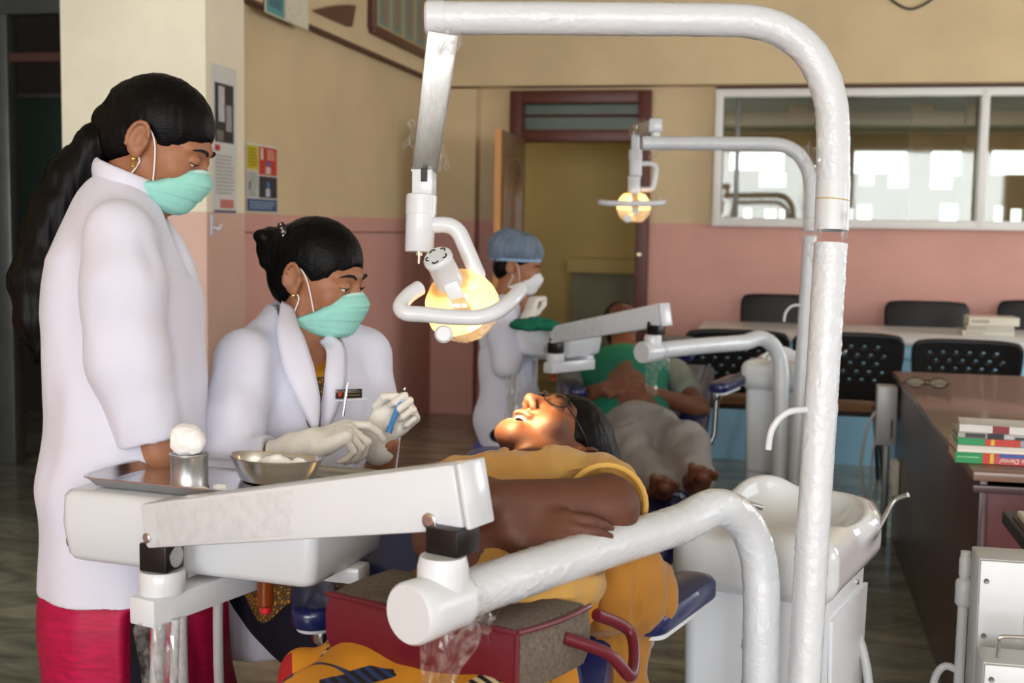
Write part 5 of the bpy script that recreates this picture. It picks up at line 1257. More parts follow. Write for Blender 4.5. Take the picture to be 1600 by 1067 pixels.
# mustard kurta inside the coat
flt = (np.array(f2t), .72)
S = SDF(Vector((hip2.x-.42, hip2.y-.45, .45)), Vector((hip2.x+.5, hip2.y+.4, 1.2)), .006)
S.chain([at(470, 560, Z2_), at(476, 620, Z2_), at(470, 720, Z2_), hip2], [.1, .136, .134, .145], .05, flt)
for q in (-1, 1): S.chain([hip2+l2t*q*.08, hip2+l2t*q*.11+f2t*.2-ZU*.04], [.1, .1], .05)
S.sub(cone(at(478, 500, 2.71), at(500, 548, 2.62), .06, .05), .005)
S.sub(cone(at(495, 540, 2.64), at(500, 562, 2.6), .055, .04), .006)
def print_mat():
    m = mat('mustard_printed_kurta', (206, 148, 36), .8, var=0); nt = m.node_tree; N = nt.nodes; L = nt.links; b = N['Principled BSDF']
    g = N.new('ShaderNodeNewGeometry'); w = N.new('ShaderNodeTexVoronoi'); w.inputs['Scale'].default_value = 120; w.feature = 'DISTANCE_TO_EDGE'; L.new(g.outputs['Position'], w.inputs[0])
    n = N.new('ShaderNodeTexNoise'); n.inputs['Scale'].default_value = 60; L.new(g.outputs['Position'], n.inputs[0])
    s = N.new('ShaderNodeSeparateXYZ'); L.new(g.outputs['Position'], s.inputs[0])
    c1 = N.new('ShaderNodeMath'); c1.operation = 'LESS_THAN'; c1.inputs[1].default_value = .2; L.new(w.outputs[0], c1.inputs[0])
    c2 = N.new('ShaderNodeMath'); c2.operation = 'LESS_THAN'; c2.inputs[1].default_value = 1.06; L.new(s.outputs[2], c2.inputs[0])
    mu = N.new('ShaderNodeMath'); mu.operation = 'MULTIPLY'; L.new(c1.outputs[0], mu.inputs[0]); L.new(c2.outputs[0], mu.inputs[1])
    mx = N.new('ShaderNodeMix'); mx.data_type = 'RGBA'; mx.inputs[6].default_value = (*s2l((204, 142, 30)), 1); mx.inputs[7].default_value = (*s2l((92, 70, 44)), 1)
    L.new(mu.outputs[0], mx.inputs[0]); L.new(mx.outputs[2], b.inputs['Base Color']); return m
MATS['kurta_print'] = print_mat()
obj('kurta', S.mesh('kurta', folds((8, 8, 4), .004, 8)), 'kurta_print', P2, smooth=True)
S = SDF(Vector((hip2.x-.5, hip2.y-.62, .02)), Vector((hip2.x+.6, hip2.y+.35, .78)), .008)
for q in (-1, 1):
    kn = hip2+l2t*q*.13+f2t*.42; kn.z = .56; an = kn+f2t*.02-ZU*.46
    S.chain([hip2+l2t*q*.09-ZU*.03, kn, an], [.105, .085, .06], .03)
S.cut((0, 0, .07), -ZU); obj('trousers', S.mesh('trousers', folds((9, 9, 6), .005, 2)), 'navy_cloth', P2, smooth=True)
# coat, open in front
S = SDF(Vector((hip2.x-.42, hip2.y-.5, .42)), Vector((hip2.x+.5, hip2.y+.42, 1.25)), .0058)
S.chain([at(468, 540, Z2_), at(474, 620, Z2_), at(468, 720, Z2_), at(455, 830, 2.7), at(445, 960, 2.68)], [.105, .152, .156, .178, .19], .05, (np.array(f2t), .76))
S.chain([at(462, 520, Z2_+.02), sN], [.065, .068], .04); S.chain([at(474, 515, Z2_+.02), sF], [.065, .066], .04)
S.chain([sN, at(362, 660, 2.52), eN, at(432, 716, 2.44)], [.07, .066, .06, .05], .02)
S.chain([sF, at(582, 660, 2.78), eF, at(590, 752, 2.61)], [.068, .062, .056, .05], .02)
for w_, e_ in ((wN, eN), (wF, eF)): 
    dd = (w_-e_).normalized(); S.sub(cone(e_+(w_-e_)*.52+dd*.075, w_+dd*.12, .075, .075), .003)
S.cut((0, 0, .5), -ZU)
# V opening: wedge down the middle of the chest
vt = at(496, 545, 2.6); vb = at(496, 655, 2.5)
for q in range(13):
    t_ = q/12; c_ = nk2.lerp(at(489, 720, 2.6), t_)+f2t*.11; S.sub(cone(c_-f2t*.06, c_+f2t*.12, .045*(1-t_)**.8+.012, .047*(1-t_)**.8+.012), .004)
S.sub(cone(at(474, 490, 2.71), at(492, 540, 2.62), .066, .058), .006)
coat2 = obj('lab_coat', S.mesh('lab_coat', folds((13, 13, 5), .0075, 11)), 'coat', P2, smooth=True)
# lapels follow the edge of the opening
def lapel(pts, ws, nrm, name='lapel'):
    P = []; pts, ws = spline([Vector(p) for p in pts], ws, 5)
    for i, p in enumerate(pts):
        t_ = (pts[min(i+1, len(pts)-1)]-pts[max(i-1, 0)]).normalized(); sd = t_.cross(nrm).normalized()
        P.append([p+sd*ws[i]*(j/5-.5)+nrm*(.004+.010*math.sin(j/5*math.pi)) for j in range(6)])
    o = obj(name, grid_mesh(P), 'coat', P2, smooth=True); solid(o, .004); return o
lapel([at(448, 476, 2.66), at(452, 520, 2.57), at(466, 575, 2.535), at(482, 625, 2.52), at(491, 668, 2.52)], [.03, .056, .062, .045, .01], (f2t*.8-HF*.4).normalized())
lapel([at(503, 528, 2.67), at(522, 545, 2.635), at(522, 590, 2.59), at(513, 635, 2.575), at(505, 668, 2.57)], [.02, .042, .046, .034, .01], (f2t*.8-HF*.4).normalized())
ring = [nk2+ZU*.02+f2t*(.07*math.cos(a))+l2t*(.072*math.sin(a))-ZU*(.05*(math.cos(a)+1)*.5-.04) for a in [math.radians(62+236*i/20) for i in range(21)]]
S = SDF(nk2-Vector((.15, .15, .12)), nk2+Vector((.15, .15, .12)), .0042)
for i in range(20): S.add(cone(ring[i], ring[i+1], .024, .024, (np.array((ring[i]-nk2-ZU*(ring[i]-nk2).z).normalized()), .34)), .01)
obj('collar', S.mesh('collar'), 'coat', P2, smooth=True)
# name badge clipped on the pocket
bc = at(545, 615, 2.575); bn = (f2t*.75-HF*.65).normalized(); bxx = ZU.cross(bn).normalized()
MATS['badge'] = mat('black_badge', (26, 22, 18), .25, var=.05, coat=.5)
bg = obj('name_badge', bbox(BM(), bc, (.056, .019, .003), rot=axes(bxx, bn.cross(bxx), bn), bev=.0008), 'badge', P2)
MATS['badge_red'] = mat('badge_red', (170, 44, 30), .4, var=0); MATS['badge_gold'] = mat('badge_gold', (120, 100, 60), .4, var=0)
by2 = bn.cross(bxx)
obj('badge_emblem', bbox(BM(), bc-bxx*.019+bn*.002, (.007, .011, .001), rot=axes(bxx, by2, bn)), 'badge_red', bg)
for q in (-1, 1): obj('badge_line', bbox(BM(), bc+bxx*.006+by2*.003*q+bn*.002, (.034, .0016, .001), rot=axes(bxx, by2, bn)), 'badge_gold', bg)
# coat pocket edge
obj('pocket_edge', beam(BM(), bc-bxx*.03-by2*.014-bn*.002, bc+bxx*.04-by2*.012-bn*.004, .006, .003), 'coat', P2)
# gloves
hd1 = (cR*.93+cU*.33+cF*.05).normalized()
S = SDF(wN-Vector((.14, .14, .12)), wN+Vector((.22, .18, .17)), .0026)
hand(S, wN+hd1*.006, hd1, (cF*.35-cU*.94), cF*.8+cU*.5, ((22, 38, 18), (62, 62, 30), (74, 66, 34), (80, 66, 34)), ((.044, .045, .012), (.046, .078, .02), (.036, .105, .026)), .98)
S.chain([eN.lerp(wN, .60), eN.lerp(wN, .86), wN+hd1*.02], [.035, .032, .031], .015); S.cut(eN.lerp(wN, .62), eN-wN, .003)
g1 = obj('latex_glove', S.mesh('glove', folds((60, 60, 60), .0012, 4)), 'glove', P2, smooth=True)
cu_ = eN.lerp(wN, .625); S = (wN-eN).normalized(); x_, y_, _ = frame(S)
obj('glove_cuff', tube(BM(), [cu_+(x_*math.cos(a)+y_*math.sin(a))*.0345 for a in [2*math.pi*k/20 for k in range(21)]], .0022, 6, cap=False), 'glove', g1)
wF2 = at(592, 672, 2.535); hd2 = (cR*.80+cU*.60).normalized()
S = SDF(wF2-Vector((.12, .14, .12)), wF2+Vector((.17, .14, .15)), .0026)
hand(S, wF2, hd2, -cF, -cR*.6+cU*.8, ((78, 95, 45), (80, 98, 45), (82, 98, 45), (84, 98, 45)), ((.046, .03, .016), (.052, .058, .03), (.038, .082, .036)), .90)
S.chain([at(592, 700, 2.55), at(588, 684, 2.54), wF2], [.036, .032, .029], .015)
g2 = obj('latex_glove', S.mesh('glove', folds((60, 60, 60), .0012, 6)), 'glove', P2, smooth=True)
cu_ = at(593, 700, 2.55); obj('glove_cuff', tube(BM(), [cu_+(HR*math.cos(a)*.036+HF*math.sin(a)*.036+ZU*.012*math.cos(a)) for a in [2*math.pi*k/20 for k in range(21)]], .0026, 6, cap=False), 'glove', g2)
# instruments held
MATS['blue_tube'] = mat('blue_plastic', (60, 130, 196), .3, var=0); MATS['pale_blue'] = mat('pale_blue_sleeve', (170, 200, 236), .4, var=0)
ip = at(536, 650, 2.43); it = at(543, 598, 2.43)
t = thing('dental_probe', ip, 'thin steel probe held upright in the gloved right hand', 'instrument')
obj('handle', tube(BM(), [ip, ip.lerp(it, .7), ip.lerp(it, .8)], [.0033, .0033, .0022], 10), 'steel', t); obj('tip', tube(BM(), [ip.lerp(it, .8), ip.lerp(it, .95), it+cR*.002], [.0018, .0012, .0006], 8), 'steel', t)
ia = at(607, 676, 2.49); ib = at(633, 606, 2.50)
t = thing('syringe', ia, 'blue and black syringe gripped in the gloved left hand', 'syringe')
obj('barrel', tube(BM(), [ia, ia.lerp(ib, .12), ia.lerp(ib, .14), ia.lerp(ib, .75)], [.0065, .0068, .0055, .0055], 14), 'blue_tube', t)
obj('sleeve', tube(BM(), [ia.lerp(ib, .7), ia.lerp(ib, .83)], .0068, 14), 'pale_blue', t)
obj('plunger', tube(BM(), [ia.lerp(ib, .83), ia.lerp(ib, .95)], .0048, 12), 'cable_black', t); obj('plunger_tip', tube(BM(), [ia.lerp(ib, .95), ib], .0033, 12), 'chrome', t)
# her stool
def stool(c, h, label, m='stool_vinyl', rim=None):
    t = thing('stool', Vector((c[0], c[1], 0)), label, 'stool', 'round clinic stools'); c = Vector((c[0], c[1], 0))
    obj('seat', lathe(BM(), c+ZU*(h-.07), [(.15, 0), (.17, .012), (.172, .05), (.155, .068), (.02, .07)], 28), m, t)
    if rim: obj('seat_rim', lathe(BM(), c+ZU*(h-.1), [(.15, 0), (.165, .004), (.165, .03), (.15, .032)], 28), rim, t)
    obj('column', lathe(BM(), c, [(.03, .06), (.03, .3), (.02, .31), (.02, h-.07)], 16), 'chrome', t)
    for k in range(5):
        a = 2*math.pi*k/5+.3; d = Vector((math.cos(a), math.sin(a), 0)); l = obj('leg', beam(BM(), c+ZU*.075, c+d*.24+ZU*.055, .04, .025, bev=.004), 'black_plastic', t)
        obj('castor', lathe(BM(), c+d*.235+ZU*.022-Vector((-d.y, d.x, 0))*.012, [(.018, 0), (.022, .004), (.022, .02), (.018, .024)], 14, Vector((-d.y, d.x, 0))), 'black_plastic', l)
    return t
stool((hip2.x, hip2.y), hip2.z-.11, 'black stool under the seated woman with the bun')
# ------------------------------------------------------------------ 3. patient in the near chair, head tilted back, mouth open
upv = Vector((0, 0, 1))
def img(x, y, z): return cR*x+cU*y+cF*z
u3 = img(.74, .30, .58).normalized(); f3 = img(-.24, .93, -.22); H3 = Fr(at(866, 700, 2.42), f3-u3*f3.dot(u3), u3, 1.0)
P3 = person(Vector((-.48, 1.8, .6)), 'patient in a mustard dress lying back with open mouth under the lamp', 'skin_face')
shL = at(947, 782, 2.14); shR = at(722, 768, 2.22); chest = at(835, 800, 2.14); waist = at(780, 900, 1.95); hip3 = Vector((-.47, 1.82, .72))
S = SDF(Vector((-.85, 1.0, .3)), Vector((-.02, 2.55, 1.25)), .0048)
head_sdf(S, H3, True)
S.chain([H3.p(0, -.02, -.05), at(842, 745, 2.32), at(835, 770, 2.24)], [.05, .05, .062], .025)
S.chain([at(835, 790, 2.19), waist, hip3], [.1, .1, .11], .05)
eL = at(948, 792, 1.95); wL = at(770, 782, 1.86)
limb(S, [shL, eL, wL], [.05, .046, .031]); eR = at(690, 840, 2.0); wR = at(800, 830, 1.86); limb(S, [shR, eR, wR], [.048, .042, .029])
cl4 = ((18, 25, 15), (20, 26, 15), (22, 28, 16), (26, 28, 18))
hand(S, wL, (at(700, 776, 1.88)-wL), -cU*.5+cF, cU, cl4, ((.045, .04, .01), (.052, .07, .014), (.05, .095, .016)), .92)
hand(S, wR, (at(870, 832, 1.85)-wR), -cU*.6+cF, cU, cl4, ((.045, .04, .01), (.05, .07, .014), (.046, .095, .016)), .92)
for q in (-1, 1):
    kn = Vector((-.47+q*.11, 1.36, .65)); an = Vector((-.47+q*.1, 1.02, .52)); ft = Vector((-.47+q*.11, .9, .6)); limb(S, [hip3+Vector((q*.08, 0, -.03)), kn, an, ft], [.09, .062, .038, .028], .03)
body3 = obj('body', S.mesh('body'), 'skin_face', P3, smooth=True)
face_parts(P3, H3, .97, (0, 1, 0))
# open mouth: lips, teeth
def arc(z, y, w, n=9, b=.006): return [H3.p(w*math.sin(a), y-b*(1-math.cos(a))*2, z) for a in [math.radians(-80+160*k/(n-1)) for k in range(n)]]
obj('upper_lip', tube(BM(), arc(-.0585, .0965, .022), [.001]+[.0042]*7+[.001], 8), 'lip', P3); obj('lower_lip', tube(BM(), arc(-.0865, .0885, .02), [.001]+[.0046]*7+[.001], 8), 'lip', P3)
tt = obj('upper_teeth', BM(), 'teeth', P3)
bm = BM()
for k in range(8):
    a = math.radians(-58+116*k/7); bbox(bm, H3.p(.017*math.sin(a), .088-.012*(1-math.cos(a)), -.0635), (.0055, .003, .008), rot=axes(H3.d(math.cos(a), -math.sin(a), 0), H3.d(math.sin(a), math.cos(a), 0), H3.u), bev=.0008)
bm.to_mesh(tt.data); bm.free()
obj('tongue', SDF_ball(H3.p(0, .066, -.078), .011), 'mouth_dark', P3, smooth=True)
S = SDF(H3.o-Vector((.24,)*3), H3.o+Vector((.24,)*3), .0044); hair_sdf(S, H3, .012)
S.chain([H3.p(.0, -.07, .06), H3.p(.02, -.09, .0), H3.p(.03, -.105, -.03)], [.07, .06, .045], .03)
obj('hair', S.mesh('hair', hair_noise), 'hair', P3, smooth=True)
# spectacles
MATS['clear_lens'] = glass_mat('clear_lens', (.97, .97, .97))
MATS['spec_frame'] = mat('dark_spectacle_frame', (40, 30, 28), .25, .3)
sp_ = None
for q in (-1, 1):
    ring = [H3.p(q*.033+.024*math.cos(a), .107-.02*abs(.5+.5*q*math.cos(a))**2, .004+.018*math.sin(a)) for a in [2*math.pi*k/20 for k in range(21)]]
    g_ = obj('spectacle_rim', tube(BM(), ring, .0016, 6, cap=False), 'spec_frame', P3); lb = BM(); lb.faces.new([lb.verts.new(p) for p in ring[:-1]]); obj('lens', lb, 'clear_lens', g_)
    obj('spectacle_arm', tube(BM(), [H3.p(q*.057, .09, .008), H3.p(q*.077, .04, .014), H3.p(q*.081, -.005, .018), H3.p(q*.08, -.022, .006)], .0016, 6, smooth_path=4), 'spec_frame', P3)
obj('spectacle_bridge', tube(BM(), [H3.p(-.01, .11, .008), H3.p(0, .113, .011), H3.p(.01, .11, .008)], .0016, 6), 'spec_frame', P3)
er = H3.p(.084, -.004, -.040); e = obj('earring', SDF_ball(er, .0058), 'gold', P3, smooth=True); obj('earring_drop', SDF_ball(er-H3.u*.011, .0045), 'gold', e, smooth=True)
# mustard top
S = SDF(Vector((-.9, 1.5, .5)), Vector((-.02, 2.5, 1.12)), .0058)
tn = (shL-shR).normalized(); bd = (waist-chest).normalized(); cn = tn.cross(bd); cn = cn if cn.z > 0 else -cn
flc = (np.array(cn), .62)
S.chain([at(832, 796, 2.19), chest, waist, hip3+Vector((0, .05, 0))], [.12, .16, .155, .17], .05, flc)
S.chain([at(846, 802, 2.2), shL], [.046, .06], .05); S.chain([at(832, 788, 2.2), shR], [.052, .062], .05)
S.chain([shL, shL.lerp(eL, .62)], [.066, .064], .02); S.chain([shR, shR.lerp(eR, .6)], [.062, .06], .02)
S.sub(cone(shL.lerp(eL, .66), eL+(eL-shL)*.4, .09, .1), .003); S.sub(cone(shR.lerp(eR, .64), eR+(eR-shR)*.4, .09, .1), .003)
S.sub(cone(at(842, 710, 2.22), at(835, 738, 2.17), .058, .056), .006)
obj('dress_top', S.mesh('dress_top', folds((30, 16, 30), .007, 9)), 'mustard', P3, smooth=True)
cuf = shL.lerp(eL, .62); cx_, cy_, _ = frame(eL-shL); MATS['trim_pale'] = mat('pale_sleeve_trim', (214, 170, 86), .8, var=.05)
obj('sleeve_trim', tube(BM(), [cuf+(cx_*math.cos(a)+cy_*math.sin(a))*.0635 for a in [2*math.pi*k/28 for k in range(29)]], .005, 8, cap=False), 'trim_pale', P3)
# neckline ruffle of gathered cloth around the throat
ring = [at(840+66*math.cos(a), 744+17*math.sin(a), 2.2-.05*math.sin(a)) for a in [math.radians(15+20*k) for k in range(17)]]
S = SDF(at(840, 735, 2.2)-Vector((.16, .16, .1)), at(840, 735, 2.2)+Vector((.16, .16, .1)), .0045); S.chain(ring, [.016]*17, .012)
obj('gathered_neckline', S.mesh('neckline', folds((60, 60, 60), .003, 3)), 'mustard', P3, smooth=True)
# patchwork skirt over the lap
def patch_mat():
    m = mat('patchwork_print', (206, 148, 36), .85, var=0); nt = m.node_tree; N = nt.nodes; L = nt.links; b = N['Principled BSDF']
    g = N.new('ShaderNodeNewGeometry'); mp = N.new('ShaderNodeMapping'); mp.inputs['Rotation'].default_value = (0, 0, .5); mp.inputs['Scale'].default_value = (9, 13, 9); L.new(g.outputs['Position'], mp.inputs[0])
    v = N.new('ShaderNodeTexVoronoi'); v.distance = 'CHEBYCHEV'; v.inputs['Randomness'].default_value = .75; v.inputs['Scale'].default_value = 1; L.new(mp.outputs[0], v.inputs[0])
    s = N.new('ShaderNodeSeparateColor'); L.new(v.outputs['Color'], s.inputs[0])
    cr = N.new('ShaderNodeValToRGB'); cr.color_ramp.interpolation = 'CONSTANT'; e = cr.color_ramp.elements; e[0].color = (*s2l((208, 140, 30)), 1); e[1].position = .42; e[1].color = (*s2l((38, 58, 104)), 1)
    for p_, c_ in ((.58, (210, 196, 150)), (.74, (206, 140, 32)), (.92, (170, 30, 34))): q = e.new(p_); q.color = (*s2l(c_), 1)
    L.new(s.outputs[0], cr.inputs[0])
    w = N.new('ShaderNodeTexWave'); w.inputs['Scale'].default_value = 26; w.bands_direction = 'DIAGONAL'; L.new(g.outputs['Position'], w.inputs[0])
    c1 = N.new('ShaderNodeMath'); c1.operation = 'GREATER_THAN'; c1.inputs[1].default_value = .5; L.new(w.outputs['Fac'], c1.inputs[0])
    c2 = N.new('ShaderNodeMath'); c2.operation = 'COMPARE'; c2.inputs[1].default_value = .66; c2.inputs[2].default_value = .08; L.new(s.outputs[0], c2.inputs[0])
    mu = N.new('ShaderNodeMath'); mu.operation = 'MULTIPLY'; L.new(c1.outputs[0], mu.inputs[0]); L.new(c2.outputs[0], mu.inputs[1])
    mx = N.new('ShaderNodeMix'); mx.data_type = 'RGBA'; L.new(mu.outputs[0], mx.inputs[0]); L.new(cr.outputs[0], mx.inputs[6]); mx.inputs[7].default_value = (*s2l((30, 28, 32)), 1)
    L.new(mx.outputs[2], b.inputs['Base Color']); return m
MATS['patchwork'] = patch_mat()
S = SDF(Vector((-.95, .9, .42)), Vector((.0, 2.3, .98)), .0075)
S.chain([waist+Vector((0, -.02, -.03)), hip3+Vector((0, 0, -.01)), Vector((-.48, 1.62, .66)), Vector((-.5, 1.3, .655))], [.15, .165, .165, .15], .05, (np.array((0, 0, 1.)), .52))
for q in (-1, 1): S.chain([hip3+Vector((q*.1, 0, -.03)), Vector((-.48+q*.13, 1.34, .66)), Vector((-.47+q*.12, 1.05, .56))], [.098, .085, .07], .05)
S.chain([at(480, 1058, 1.98), at(560, 1072, 1.93), at(660, 1082, 1.88)], [.04, .042, .04], .05)
obj('skirt', S.mesh('skirt', folds((12, 9, 12), .010, 12)), 'patchwork', P3, smooth=True)
# plain mustard shawl end falling over the right armrest
S = SDF(at(990, 920, 2.05)-Vector((.22, .25, .25)), at(990, 920, 2.05)+Vector((.2, .25, .2)), .006)
S.chain([at(900, 842, 2.0), at(955, 870, 2.02), at(1000, 915, 2.04), at(1020, 952, 2.03)], [.04, .058, .05, .028], .04)
S.chain([at(950, 900, 2.02), at(965, 1000, 2.06), at(985, 1100, 2.06)], [.045, .04, .03], .04); S.chain([at(985, 930, 2.02), at(938, 955, 1.98)], [.042, .035], .03)
obj('shawl', S.mesh('shawl', folds((30, 30, 8), .007, 15, True)), 'mustard_dark', P3, smooth=True)

# ------------------------------------------------------------------ handbag on the patient's lap
MATS['maroon_leather'] = mat('maroon_leather', (96, 18, 34), .36, var=.06, vs=10, coat=.15, bump=.12, bs=220)
MATS['tweed'] = mat('brown_tweed', (104, 92, 82), .9, var=.3, vs=170, bump=.5, bs=260)
q4 = [on(514, 925, 2, .845), on(806, 986, 2, .845), on(918, 944, 2, .845), on(610, 888, 2, .845)]; BZ = .75
bagc = sum(q4, Vector())/4; BG = thing('handbag', Vector((bagc.x, bagc.y, BZ)), 'maroon leather and brown tweed handbag lying on the patient lap', 'handbag')
def bag_ring(z, grow=0, drop=0):
    out = []; n = 4
    for i in range(4):
        a = q4[i]; b = q4[(i+1) % 4]
        for k in range(6):
            p = a.lerp(b, k/6); d = (p-bagc); d.z = 0; bow = math.sin(k/6*math.pi)*.008; p = p+d.normalized()*(grow+bow); out.append(Vector((p.x, p.y, z-(drop if i == 2 else 0))))
    return out
bm = BM(); loft(bm, [bag_ring(BZ, -.02), bag_ring(BZ+.008, -.004), bag_ring(BZ+.03, .004), bag_ring(.815, .005), bag_ring(.838, 0), bag_ring(.846, -.008), bag_ring(.848, -.05), bag_ring(.842, -.1)])
body_bag = obj('bag_body', bm, ['tweed', 'maroon_leather'], BG)
fn_ = ((q4[1]-q4[0]).cross(Vector((0, 0, 1)))).normalized()
for p_ in body_bag.data.polygons:
    if p_.normal.dot(fn_) > .62 and p_.normal.z < .75: p_.material_index = 1
def bring(i0, i1, z, g=.004):
    return [Vector((*(q4[i0].lerp(q4[i1], k/10)+((q4[i0].lerp(q4[i1], k/10)-bagc).normalized())*(g+.008*math.sin(k/10*math.pi))).xy, z)) for k in range(11)]
obj('piping', tube(BM(), bring(0, 1, .843), .004, 8), 'maroon_leather', BG); obj('piping', tube(BM(), bring(1, 2, .843), .004, 8), 'maroon_leather', BG)
c_ = q4[1]+(q4[1]-bagc).normalized()*.003; obj('piping', tube(BM(), [Vector((c_.x, c_.y, z)) for z in (.843, .80, .76)], .004, 8), 'maroon_leather', BG)
h_ = q4[2].lerp(q4[3], .3); g_ = q4[1].lerp(q4[2], .8)
obj('handle', tube(BM(), [q4[1].lerp(q4[2], .55)+Vector((.01, 0, -.03)), g_+Vector((.05, .0, -.06)), g_+Vector((.08, .03, -.1)), g_+Vector((.07, .1, -.06)), q4[2]+Vector((.01, .02, -.02))], .009, 10, smooth_path=6), 'maroon_leather', BG)
obj('handle', tube(BM(), [at(855, 942, 1.86), at(868, 926, 1.86), at(890, 922, 1.87), at(905, 932, 1.88), at(908, 945, 1.88)], .008, 10, smooth_path=6), 'maroon_leather', BG)
rg = at(846, 930, 1.86); obj('handle_ring', tube(BM(), [rg+(cR*math.cos(a)*.012+cU*.006*math.sin(a)) for a in [2*math.pi*k/14 for k in range(15)]], .002, 6, cap=False), 'chrome', BG)

# ------------------------------------------------------------------ 4. assistant in bouffant cap behind
Z4 = 5.55
P4 = person(Vector((*at(800, 640, Z4).xy, 0)), 'seated assistant in blue bouffant cap, white mask and white coat', 'skin_mid')
f4 = (HR*.97-HF*.2).normalized(); hf, hu4 = tilt(f4, ZU, 14); H4 = Fr(at(809, 416, Z4), hf, hu4, .98); hip4 = at(800, 655, Z4)
S = SDF(Vector((hip4.x-.4, hip4.y-.45, .0)), Vector((hip4.x+.6, hip4.y+.4, 1.42)), .0075)
head_sdf(S, H4); S.chain([H4.p(0, -.02, -.05), at(795, 470, Z4)], [.05, .056], .02)
S.chain([at(795, 480, Z4), at(795, 560, Z4), hip4], [.085, .1, .12], .05)
s4n = at(782, 505, Z4-.17); s4f = at(790, 503, Z4+.17); e4 = at(790, 570, Z4-.2); w4 = at(825, 495, Z4-.1)
limb(S, [s4n, e4, w4], [.048, .04, .028]); limb(S, [s4f, at(800, 580, Z4+.2), at(845, 560, Z4+.15)], [.048, .04, .028])
for q in (-1, 1):
    kn = hip4+ZU.cross(f4)*q*.12+f4*.42; kn.z = .5; an = kn-ZU*.42; ft = an+f4*.13; ft.z = .03; limb(S, [hip4+ZU.cross(f4)*q*.09, kn, an, ft], [.085, .06, .036, .028], .03)
obj('body', S.mesh('body'), 'skin_mid', P4, smooth=True); face_parts(P4, H4, .7, (0, 1, -.4)); mask(P4, H4, 'mask_white', 'mask_white')
S = SDF(H4.o-Vector((.2,)*3), H4.o+Vector((.2,)*3), .006); hair_sdf(S, H4, .008); obj('hair', S.mesh('hair'), 'hair', P4, smooth=True)
S = SDF(H4.o-Vector((.24,)*3), H4.o+Vector((.24,)*3), .006); S.add(H4.E(0, -.03, .078, .108, .128, .082), .01); S.add(H4.E(0, -.085, .04, .085, .06, .06), .03)
S.cut(H4.p(0, .02, .026), H4.d(0, .25, -1), .012); 
def capd(V, N): 
    c = np.array(H4.p(0, -.02, .04)); d = V-c; a = np.arctan2(d@np.array(H4.l), d@np.array(H4.f)); return (.0022*np.sin(a*23)+.006*vnoise(V.astype(np.float64)*28)).astype(np.float32)
obj('bouffant_cap', S.mesh('cap', capd), 'cap_blue', P4, smooth=True)
ring = [H4.p(.09*math.sin(a), -.02+.112*math.cos(a), .026+.026*math.cos(a)*.9) for a in [2*math.pi*k/36 for k in range(37)]]; MATS['cap_edge'] = mat('cap_elastic', (150, 178, 206), .8)
obj('cap_elastic', tube(BM(), ring, .007, 8, cap=False), 'cap_edge', P4)
S = SDF(Vector((hip4.x-.45, hip4.y-.5, .35)), Vector((hip4.x+.6, hip4.y+.45, 1.25)), .009)
S.chain([at(793, 492, Z4), at(793, 560, Z4), at(798, 650, Z4), at(806, 720, Z4)], [.1, .15, .165, .18], .05, (np.array(f4), .8))
S.chain([at(795, 478, Z4), s4n], [.06, .068], .04); S.chain([at(795, 478, Z4), s4f], [.06, .068], .04); S.chain([s4n, e4, e4.lerp(w4, .5)], [.07, .062, .052], .02)
S.chain([s4f, at(800, 580, Z4+.2), at(822, 570, Z4+.18)], [.07, .062, .052], .02); S.chain([hip4, hip4+f4*.38-ZU*.02], [.17, .15], .05, (np.array((0, 0, 1.)), .7)); S.sub(cone(at(800, 455, Z4), at(812, 490, Z4-.02), .058, .05), .006); S.cut((0, 0, .42), -ZU)
obj('lab_coat', S.mesh('lab_coat', folds((9, 9, 4), .008, 4)), 'coat', P4, smooth=True)
S = SDF(w4-Vector((.12, .14, .12)), w4+Vector((.16, .14, .16)), .0036); hand(S, w4, cU*.9+cR*.3, cF*.4+cR*.8, -cF, ((70, 85, 40),)*4, ((.04, .03, .02), (.045, .06, .03), (.03, .08, .035)), .95)
S.chain([e4.lerp(w4, .55), w4], [.034, .031], .015); obj('latex_glove', S.mesh('glove'), 'glove', P4, smooth=True)
S = SDF(Vector((hip4.x-.5, hip4.y-.5, .02)), Vector((hip4.x+.65, hip4.y+.45, .6)), .011)
for q in (-1, 1):
    kn = hip4+ZU.cross(f4)*q*.12+f4*.42; kn.z = .5; S.chain([hip4+ZU.cross(f4)*q*.09-ZU*.04, kn, kn-ZU*.43], [.1, .085, .06], .03)
S.cut((0, 0, .06), -ZU); obj('trousers', S.mesh('trousers'), 'navy_cloth', P4, smooth=True)
MATS['royal_blue'] = mat('royal_blue_vinyl', (28, 66, 160), .4)
stool(hip4, hip4.z-.1, 'blue stool with red rim under the capped assistant', 'royal_blue', 'red')
c_ = at(838, 500, 5.15); c_.z = .992
S = SDF(c_-Vector((.2, .15, .1)), c_+Vector((.2, .15, .1)), .006)
for dx, dy, rx, rz in ((-.06, 0, .05, .038), (0, .01, .06, .044), (.055, -.01, .045, .036), (.02, .04, .06, .03), (-.03, -.03, .05, .03)): S.add(ell(c_+HR*dx+HF*dy-ZU*(.032-rz*.55), (rx, .045, rz*.55)), .012)
tag(obj('green_drape', S.mesh('drape', folds((34, 34, 34), .006, 4, True)), 'green_shirt', smooth=True), 'crumpled green cloth drape above the far instrument arm', 'cloth')

